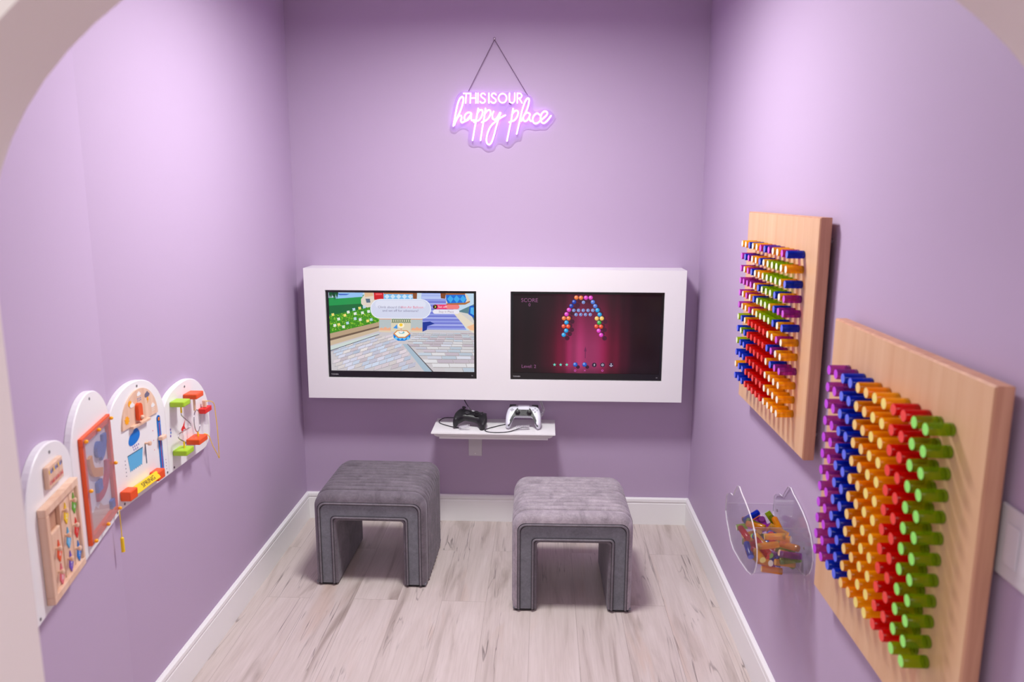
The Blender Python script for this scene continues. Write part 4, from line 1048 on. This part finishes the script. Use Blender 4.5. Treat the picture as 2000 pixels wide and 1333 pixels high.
class Loc:
    def __init__(s, t, s0): s.t = t; s.s0 = s0
    def p(s, pts): return [(a-s.s0, z-PZ) for a, z in pts]
    def flat(s, name, pts, m, z0=TIL, z1=TIL+0.0006, parent=None, curve=0):
        if curve: pts = [(v.x, v.y) for v in smooth_curve([(a, b, 0) for a, b in pts], curve, True)]
        return MB().prism(s.p(pts), z0, z1).build(name, m, parent or s.t, angle=30)
    def box(s, name, s0, s1, z0, z1, o0, o1, m, bev=0.0015, parent=None):
        return MB().box((s0-s.s0, z0-PZ, o0), (s1-s.s0, z1-PZ, o1), bev=bev).build(name, m, parent or s.t)
    def q(s, a, z, o): return Vector((a-s.s0, z-PZ, o))
circ = lambda cx, cz, r, n=16, rz=None: [(cx+r*math.cos(2*PI*k/n), cz+(rz or r)*math.sin(2*PI*k/n)) for k in range(n)]

# panel at the doorway, mostly behind the jamb
s0 = -0.76
t = panel('busy_board', 'white busy board at the doorway end of the row, mostly hidden by the door jamb', s0, True, outline(-0.905, -0.6165, 1.00, -0.76, 0.90, 0.93, 0, 0.06))
L0 = Loc(t, s0); screws(t, s0, [(-0.630, 0.757), (-0.76, 0.985), (-0.86, 0.77)])
L0.flat('wooden_dial', circ(-0.745, 0.845, 0.107, 32), beech, TIL, TIL+0.004)
MB().lathe([(0.014, 0.0212), (0.014, 0.036), (0.010, 0.040), (0, 0.040)], (-0.745-s0, 0.845-PZ, 0), 'Z', 18).build('dial_knob', orange_p, t)

# panel with sliding number kites
s0 = -0.4785
t = panel('busy_board', 'white busy board with sliding wooden number kites, second from the doorway', s0, True, outline(-0.6155, -0.3445, 1.088, -0.48, 0.94, 1.00))
L1 = Loc(t, s0); screws(t, s0, [(-0.600, 0.757), (-0.358, 0.757), (-0.463, 1.066)])
dom = L1.box('wooden_tag_block', -0.508, -0.423, 0.9975, 1.0455, TIL, 0.027, beech, 0.002)
cols = [yellow_p, purp_p, red_p, blue_p, green_p, pink_p, navy_p, orange_p, crimson_p]
for i in range(9):
    for j in range(2):
        cx, cz = -0.5005+i*0.0087, 1.033-j*0.0230; c = cols[(i*3+j*5) % 9]
        L1.flat('tiny_flag', [(cx-.0034, cz-.004), (cx+.0034, cz-.004), (cx, cz+.006)] if (i+j) % 2 else [(cx-.0028, cz), (cx, cz-.0056), (cx+.0028, cz), (cx, cz+.0056)], c, 0.0272, 0.0276, dom)
fx0, fx1, fz0, fz1 = -0.561, -0.366, 0.764, 0.974; fw = 0.017
b = MB()
for (a, c, d, e) in ((fx0, fx1, fz1-fw, fz1), (fx0, fx1, fz0, fz0+fw), (fx0, fx0+fw, fz0+fw, fz1-fw), (fx1-fw*.6, fx1, fz0+fw, fz1-fw)): b.box((a-s0, d-PZ, TIL), (c-s0, e-PZ, 0.034), bev=0.0015)
b.build('slider_frame', beech, t)
L1.box('track_bed', fx0+fw, fx1-fw*.6, fz0+fw, fz1-fw, TIL, 0.019, beech_dark, 0)
for a, c in ((-0.5435, -0.5330), (-0.4700, -0.4150), (-0.4120, -0.3765)): L1.box('track_rail', a, c, fz0+fw, fz1-fw, 0.0191, 0.0275, beech, 0.001)
L1.box('track_rail', -0.5260, -0.4750, fz0+fw, 0.907, 0.0191, 0.0275, beech, 0.003)
for i, (s, z, m, dg) in enumerate([(-0.3900, 0.921, green_p, '6'), (-0.4420, 0.918, yellow_p, '2'), (-0.3900, 0.862, red_p, '1'), (-0.4420, 0.861, lblue_p, '3'), (-0.4990, 0.857, orange_p, '4'), (-0.3900, 0.806, blue_p, '5'), (-0.4420, 0.806, purp_p, '7'), (-0.4990, 0.804, pink_p, '8')]):
    k = L1.flat('number_kite', [(s, z-.025), (s+.0125, z-.008), (s, z+.025), (s-.0125, z-.008)], m, 0.0277, 0.0295)
    text_mesh(dg, 0.015, 'kite_number', white_ink, k, tuple(L1.q(s, z-.008, 0.0297)), (0, 0, 0), 0.0001)
    MB().lathe([(0.0030, 0.0277), (0.0030, 0.033), (0.0055, 0.0345), (0.0055, 0.0385), (0.0030, 0.040), (0, 0.040)], (s-0.0145-s0, z+0.012-PZ, 0), 'Z', 12).build('kite_knob', beech, k)

# panel with the marble maze
s0 = -0.190
t = panel('busy_board', 'white busy board with orange framed marble maze under a clear cover, third from the doorway', s0, True, outline(-0.3435, -0.0355, 1.127, -0.19, 0.985, 0.985))
L2 = Loc(t, s0); screws(t, s0, [(-0.185, 1.110), (-0.325, 0.757), (-0.055, 0.757)])
mx0, mx1, mz0, mz1 = -0.2930, -0.0700, 0.7710, 1.0390; fw = 0.020; b = MB()
for (a, c, d, e) in ((mx0, mx1, mz1-fw, mz1), (mx0, mx1, mz0, mz0+fw), (mx0, mx0+fw, mz0+fw, mz1-fw), (mx1-fw, mx1, mz0+fw, mz1-fw)): b.box((a-s0, d-PZ, TIL), (c-s0, e-PZ, 0.0262), bev=0.001)
b.build('maze_frame', orange_p, t)
L2.box('clear_cover', mx0+.004, mx1-.004, mz0+.004, mz1-.004, 0.0264, 0.0280, cover_acrylic, 0)
for s, z in [(-0.283, 1.030), (-0.186, 1.030), (-0.082, 1.030), (-0.080, 0.907), (-0.283, 0.907), (-0.283, 0.780), (-0.184, 0.780), (-0.080, 0.780)]:
    MB().ball(tuple(L2.q(s, z, 0.0326)), 0.0050, seg=12).build('yellow_bead', amber_p, t)
def strip(L, name, pts, w, m, o0, o1):
    c = smooth_curve([(a, z, 0) for a, z in pts], 5); l = []; r = []
    for i, v in enumerate(c):
        d = (c[min(i+1, len(c)-1)]-c[max(i-1, 0)]).normalized(); l.append((v.x-d.y*w/2, v.y+d.x*w/2)); r.append((v.x+d.y*w/2, v.y-d.x*w/2))
    b = MB(); n = len(c); P0 = L.p(l); P1 = L.p(r)
    vs = [(x, y, o0) for x, y in P0]+[(x, y, o0) for x, y in P1]+[(x, y, o1) for x, y in P0]+[(x, y, o1) for x, y in P1]
    for i in range(n-1): b.add(vs, [(i, i+1, n+i+1, n+i), (2*n+i, 2*n+i+1, 3*n+i+1, 3*n+i), (i, i+1, 2*n+i+1, 2*n+i), (n+i, n+i+1, 3*n+i+1, 3*n+i)])
    b.add(vs, [(0, n, 3*n, 2*n), (n-1, 2*n-1, 4*n-1, 3*n-1)])
    return b.build(name, m, L.t, angle=35)
strip(L2, 'maze_chute', [(-0.119, 1.000), (-0.122, 0.978), (-0.137, 0.960), (-0.158, 0.953)], 0.026, dullblue_p, TIL, 0.0245)
L2.flat('maze_gate', circ(-0.169, 0.974, 0.021, 14), dullblue_p, TIL, 0.0255)
strip(L2, 'maze_chute', [(-0.237, 0.976), (-0.232, 0.950), (-0.214, 0.930), (-0.158, 0.912)], 0.022, mustard_p, TIL, 0.0245)
strip(L2, 'maze_chute', [(-0.112, 0.928), (-0.118, 0.900), (-0.136, 0.876), (-0.168, 0.862), (-0.206, 0.862)], 0.024, crimson_p, TIL, 0.0245)
L2.flat('maze_gate', [(-0.206, 0.872), (-0.172, 0.872), (-0.172, 0.899), (-0.206, 0.899)], dullblue_p, TIL, 0.0255)
L2.flat('maze_gate', [(-0.114, 0.792), (-0.091, 0.792), (-0.091, 0.814), (-0.114, 0.814)], dullblue_p, TIL, 0.0255)
L2.flat('sand_scene', [(-0.273, 0.791), (-0.092, 0.791), (-0.092, 0.800), (-0.130, 0.812), (-0.160, 0.822), (-0.180, 0.838), (-0.198, 0.828), (-0.216, 0.842), (-0.236, 0.834), (-0.273, 0.848)], sand_p)
# pen on a string
M_ = Matrix.Translation(wall_frame(-0.046, True) @ Vector((0, 0, 0.020)))
t = thing('magnetic_pen', 'yellow pen hanging by a string below the marble maze board', 'pen', (0, 0, 0)); o_ = M_.translation; t.location = (o_.x, o_.y, 0.760)
cord([(0, 0, 0), (0.0004, -0.0005, -0.035), (0, 0, -0.078)], 0.0013).build('string', yellow_p, t)
MB().lathe([(0.0, -0.122), (0.0048, -0.120), (0.0048, -0.080), (0.0020, -0.077)], seg=14).build('pen_barrel', amber_p if False else yellow_p, t)

# panel with the weather dial
s0 = 0.1225
t = panel('busy_board', 'white busy board with wooden weather dial, rain cloud bucket and thermometer slider', s0, False, outline(-0.0300, 0.2750, 1.082, 0.115, 0.985, 0.950))
L3 = Loc(t, s0); screws(t, s0, [(0.128, 1.066), (0.012, 0.757), (0.262, 0.757)])
WP = [(0.128+0.099*math.cos(PI*k/20), 0.9615+0.096*math.sin(PI*k/20)) for k in range(21)]
L3.flat('weather_dial', WP, beech, TIL, 0.0215)
Z_ = 0.0217
def sub(name, pts, m, c=0): return L3.flat(name, pts, m, Z_, Z_+0.0005, curve=c)
sub('sun_print', [(0.054+(0.0135 if k % 2 else 0.0095)*math.cos(PI*k/8), 0.985+(0.0135 if k % 2 else 0.0095)*math.sin(PI*k/8)) for k in range(16)], amber_p)
sub('sun_print', circ(0.076, 1.027, 0.009, 12), amber_p)
CL = lambda cx, cz, k: [(cx-.012*k, cz-.005*k), (cx-.004*k, cz-.007*k), (cx+.010*k, cz-.006*k), (cx+.013*k, cz), (cx+.007*k, cz+.004*k), (cx+.002*k, cz+.009*k), (cx-.005*k, cz+.006*k), (cx-.012*k, cz+.003*k)]
L3.flat('cloud_print', CL(0.086, 1.021, 0.9), white_ink, Z_+.0006, Z_+.001, curve=3)
sub('cloud_print', CL(0.127, 1.043, 0.8), white_ink, 3)
for k in range(3):
    for j in range(2): sub('rain_print', circ(0.119+k*.008, 1.030-j*.006, 0.0013, 6, 0.0022), blue_p)
sub('cloud_print', CL(0.172, 1.030, 1.05), grey_p, 3)
sub('lightning_print', [(0.170, 1.022), (0.178, 1.022), (0.175, 1.016), (0.180, 1.016), (0.170, 1.004), (0.173, 1.013), (0.168, 1.013)], amber_p)
sub('cloud_print', CL(0.200, 0.990, 0.8), white_ink, 3)
for k in range(6): sub('snow_print', circ(0.194+(k % 3)*.006, 0.980-(k//3)*.006, 0.0014, 6), white_ink)
ptr = L3.flat('dial_pointer', [(0.112-0.0115*math.cos(a), 0.975-0.006*abs(math.sin(a))) for a in [PI*k/8 for k in range(9)]]+[(0.1195+(0.0115-0)*0, 1.010)][:0]+[(0.112+0.0115*math.cos(a), 1.009+0.0115*math.sin(a)) for a in [PI*k/8 for k in range(9)]], orange_p, Z_, 0.0320)
MB().ball(tuple(L3.q(0.112, 0.979, 0.0345)), 0.0062).build('pointer_knob', beech, ptr)
L3.box('wooden_bar', 0.070, 0.168, 0.9550, 0.9625, TIL, 0.030, beech, 0.001)
L3.flat('blue_cloud', [(0.062, 0.910), (0.075, 0.905), (0.098, 0.907), (0.116, 0.916), (0.122, 0.930), (0.112, 0.945), (0.098, 0.949), (0.086, 0.941), (0.070, 0.935), (0.060, 0.922)], blue_p, curve=3)
for k in range(7): L3.flat('rain_drop', circ(0.080+(k % 4)*.010+(k//4)*.004, 0.899-(k//4)*.009, 0.0018, 6, 0.0030), purp_p)
bk = [(0.0480, 0.882), (0.0560, 0.833)]+[(0.056+0.063*k/12, 0.833+(0.005 if k % 2 else 0.0)) for k in range(1, 12)]+[(0.1190, 0.833), (0.1310, 0.882)]
L3.flat('rain_bucket', bk, lblue_p); L3.box('bucket_rim', 0.048, 0.131, 0.8815, 0.8835, TIL, 0.0182, slot_m, 0)
L3.box('routed_slot', 0.1440, 0.1485, 0.828, 0.889, TIL, 0.0176, slot_m, 0)
MB().lathe([(0.003, TIL), (0.003, 0.026), (0.0065, 0.028), (0.0065, 0.034), (0, 0.036)], (0.1465-s0, 0.889-PZ, 0), 'Z', 12).build('slot_knob', beech, t)
for k in range(5): L3.flat('scale_mark', circ(0.034, 0.874-k*.011, 0.0016, 6), grey_p)
for k in range(4): L3.flat('scale_mark', circ(0.258, 0.800-k*.010, 0.0014, 6), grey_p)
for k in range(3): L3.flat('scale_mark', circ(0.196, 0.912-k*.030, 0.0016, 6), pink_p)
th = L3.flat('thermometer', [(0.2320+0.0095*math.cos(PI+PI*k/10), 0.7720+0.0095*math.sin(PI+PI*k/10)) for k in range(11)]+[(0.2320+0.0095*math.cos(PI*k/10), 0.940+0.0095*math.sin(PI*k/10)) for k in range(11)], blue_p, TIL, 0.0190)
L3.flat('thermometer_bulb', circ(0.232, 0.938, 0.0085, 16), navy_p, 0.0191, 0.0194, th); L3.flat('thermometer_bulb', circ(0.232, 0.938, 0.0055, 14), amber_p, 0.0195, 0.0198, th); L3.flat('thermometer_bulb', circ(0.232, 0.938, 0.0028, 10), red_p, 0.0199, 0.0202, th)
L3.flat('thermometer_bulb', circ(0.232, 0.772, 0.0082, 16), navy_p, 0.0191, 0.0194, th); L3.flat('thermometer_bulb', circ(0.232, 0.772, 0.0045, 12), white_ink, 0.0195, 0.0198, th)
L3.box('thermometer_groove', 0.2302, 0.2338, 0.783, 0.926, 0.0191, 0.0195, crimson_p, 0, th)
sl = L3.box('thermometer_slider', 0.2180, 0.2460, 0.8740, 0.8860, 0.0196, 0.0330, beech, 0.002, th)
L3.box('left_bracket', -0.0080, 0.0330, 0.7720, 0.8000, TIL, 0.0470, orange_p, 0.003)
L3.box('right_bracket', 0.1550, 0.1980, 0.7680, 0.7960, TIL, 0.0440, orange_p, 0.003)
bar = MB(); T_ = Matrix.Translation(L3.q(0.094, 0.785, 0.034)) @ Matrix.Rotation(math.radians(0), 4, 'Z') @ Matrix.Rotation(math.radians(-32), 4, 'X')
bar.box((-0.0655, -0.0115, -0.0115), (0.0655, 0.0115, 0.0115), 0, T_, bev=0.0015); bo = bar.build('season_block', yellow_p, t)
o = text_mesh('SPRING', 0.0190, 'season_lettering', black_ink, bo, (0, 0, 0), (0, 0, 0), 0.0002, sx=1.15); o.matrix_local = T_ @ Matrix.Translation((0.004, 0.0, 0.0117))
o = text_mesh('SUMMER', 0.0150, 'season_lettering', black_ink, bo, (0, 0, 0), (0, 0, 0), 0.0002, sx=1.15); o.matrix_local = T_ @ Matrix.Rotation(math.radians(90), 4, 'X') @ Matrix.Translation((0.004, 0.0, 0.0117))

# panel with the wire twisters
s0 = 0.431
t = panel('busy_board', 'white busy board with wire twisters between green and orange blocks, nearest the televisions', s0, False, outline(0.2765, 0.5850, 1.012, 0.425, 0.955, 0.860, 0.060))
L4 = Loc(t, s0); screws(t, s0, [(0.416, 0.992), (0.307, 0.757), (0.510, 0.775)])
GT = L4.box('green_block', 0.309, 0.357, 0.9520, 0.9690, TIL, 0.0620, lime_p, 0.003)
OT = L4.box('orange_block', 0.400, 0.454, 0.9530, 0.9700, TIL, 0.0620, orange_p, 0.003)
L4.box('green_block', 0.304, 0.358, 0.7950, 0.8130, TIL, 0.0620, lime_p, 0.003)
L4.box('orange_block', 0.398, 0.462, 0.8000, 0.8190, TIL, 0.0620, orange_p, 0.003)
O_ = 0.042
def pin(s, z0, z1, m=mustard_p, r=0.0028): return MB().tube([L4.q(s, z0, O_), L4.q(s, z1, O_)], r, 10).build('yellow_pin' if m is yellow_p else 'wooden_pin', m, t)
pin(0.331, 0.9285, 0.9518, yellow_p); pin(0.333, 0.8132, 0.8340, yellow_p)
zz = [(0.331, 0.929), (0.333, 0.918), (0.380, 0.882), (0.386, 0.872), (0.376, 0.866), (0.312, 0.868), (0.300, 0.862), (0.304, 0.852), (0.342, 0.828), (0.334, 0.822)]
cord([L4.q(a, z, O_) for a, z in zz], 0.0019, 5).build('zigzag_wire', steel, t)
MB().tube([L4.q(0.434+0.022*math.cos(a), 0.872+0.037*math.sin(a), O_) for a in [2*PI*k/28 for k in range(28)]], 0.0019, 8, closed=True).build('ring_wire', steel, t)
pin(0.424, 0.910, 0.9528, beech, 0.004); pin(0.434, 0.8192, 0.8345, yellow_p)
L4.flat('bird_print', [(0.372, 0.862), (0.386, 0.870), (0.402, 0.884), (0.394, 0.866), (0.404, 0.852), (0.388, 0.858), (0.380, 0.846)], red_p, curve=2)
rb = L4.box('red_bracket', 0.500, 0.552, 0.8760, 0.8930, TIL, 0.0420, red_p, 0.002)
L4.box('hammer_handle', 0.519, 0.529, 0.8932, 0.9180, 0.024, 0.036, beech, 0.002)
MB().tube([L4.q(0.522, 0.8758, 0.032), L4.q(0.522, 0.835, 0.032)], 0.0068, 14).build('clear_tube', cover_acrylic, t)
cord([L4.q(a, z, o) for a, z, o in [(0.524, 0.914, 0.037), (0.545, 0.909, 0.040), (0.566, 0.893, 0.044), (0.574, 0.850, 0.044), (0.580, 0.790, 0.044), (0.588, 0.715, 0.040), (0.596, 0.687, 0.036), (0.584, 0.705, 0.036), (0.560, 0.745, 0.032), (0.547, 0.785, 0.026), (0.532, 0.797, 0.0175)]], 0.0013, 5).build('yellow_string', yellow_p, t)
for s, z, m in ((0.302, 0.882, purp_p), (0.303, 0.872, blue_p), (0.300, 0.862, purp_p)): L4.flat('small_print', circ(s, z, 0.0028, 8, 0.004), m)
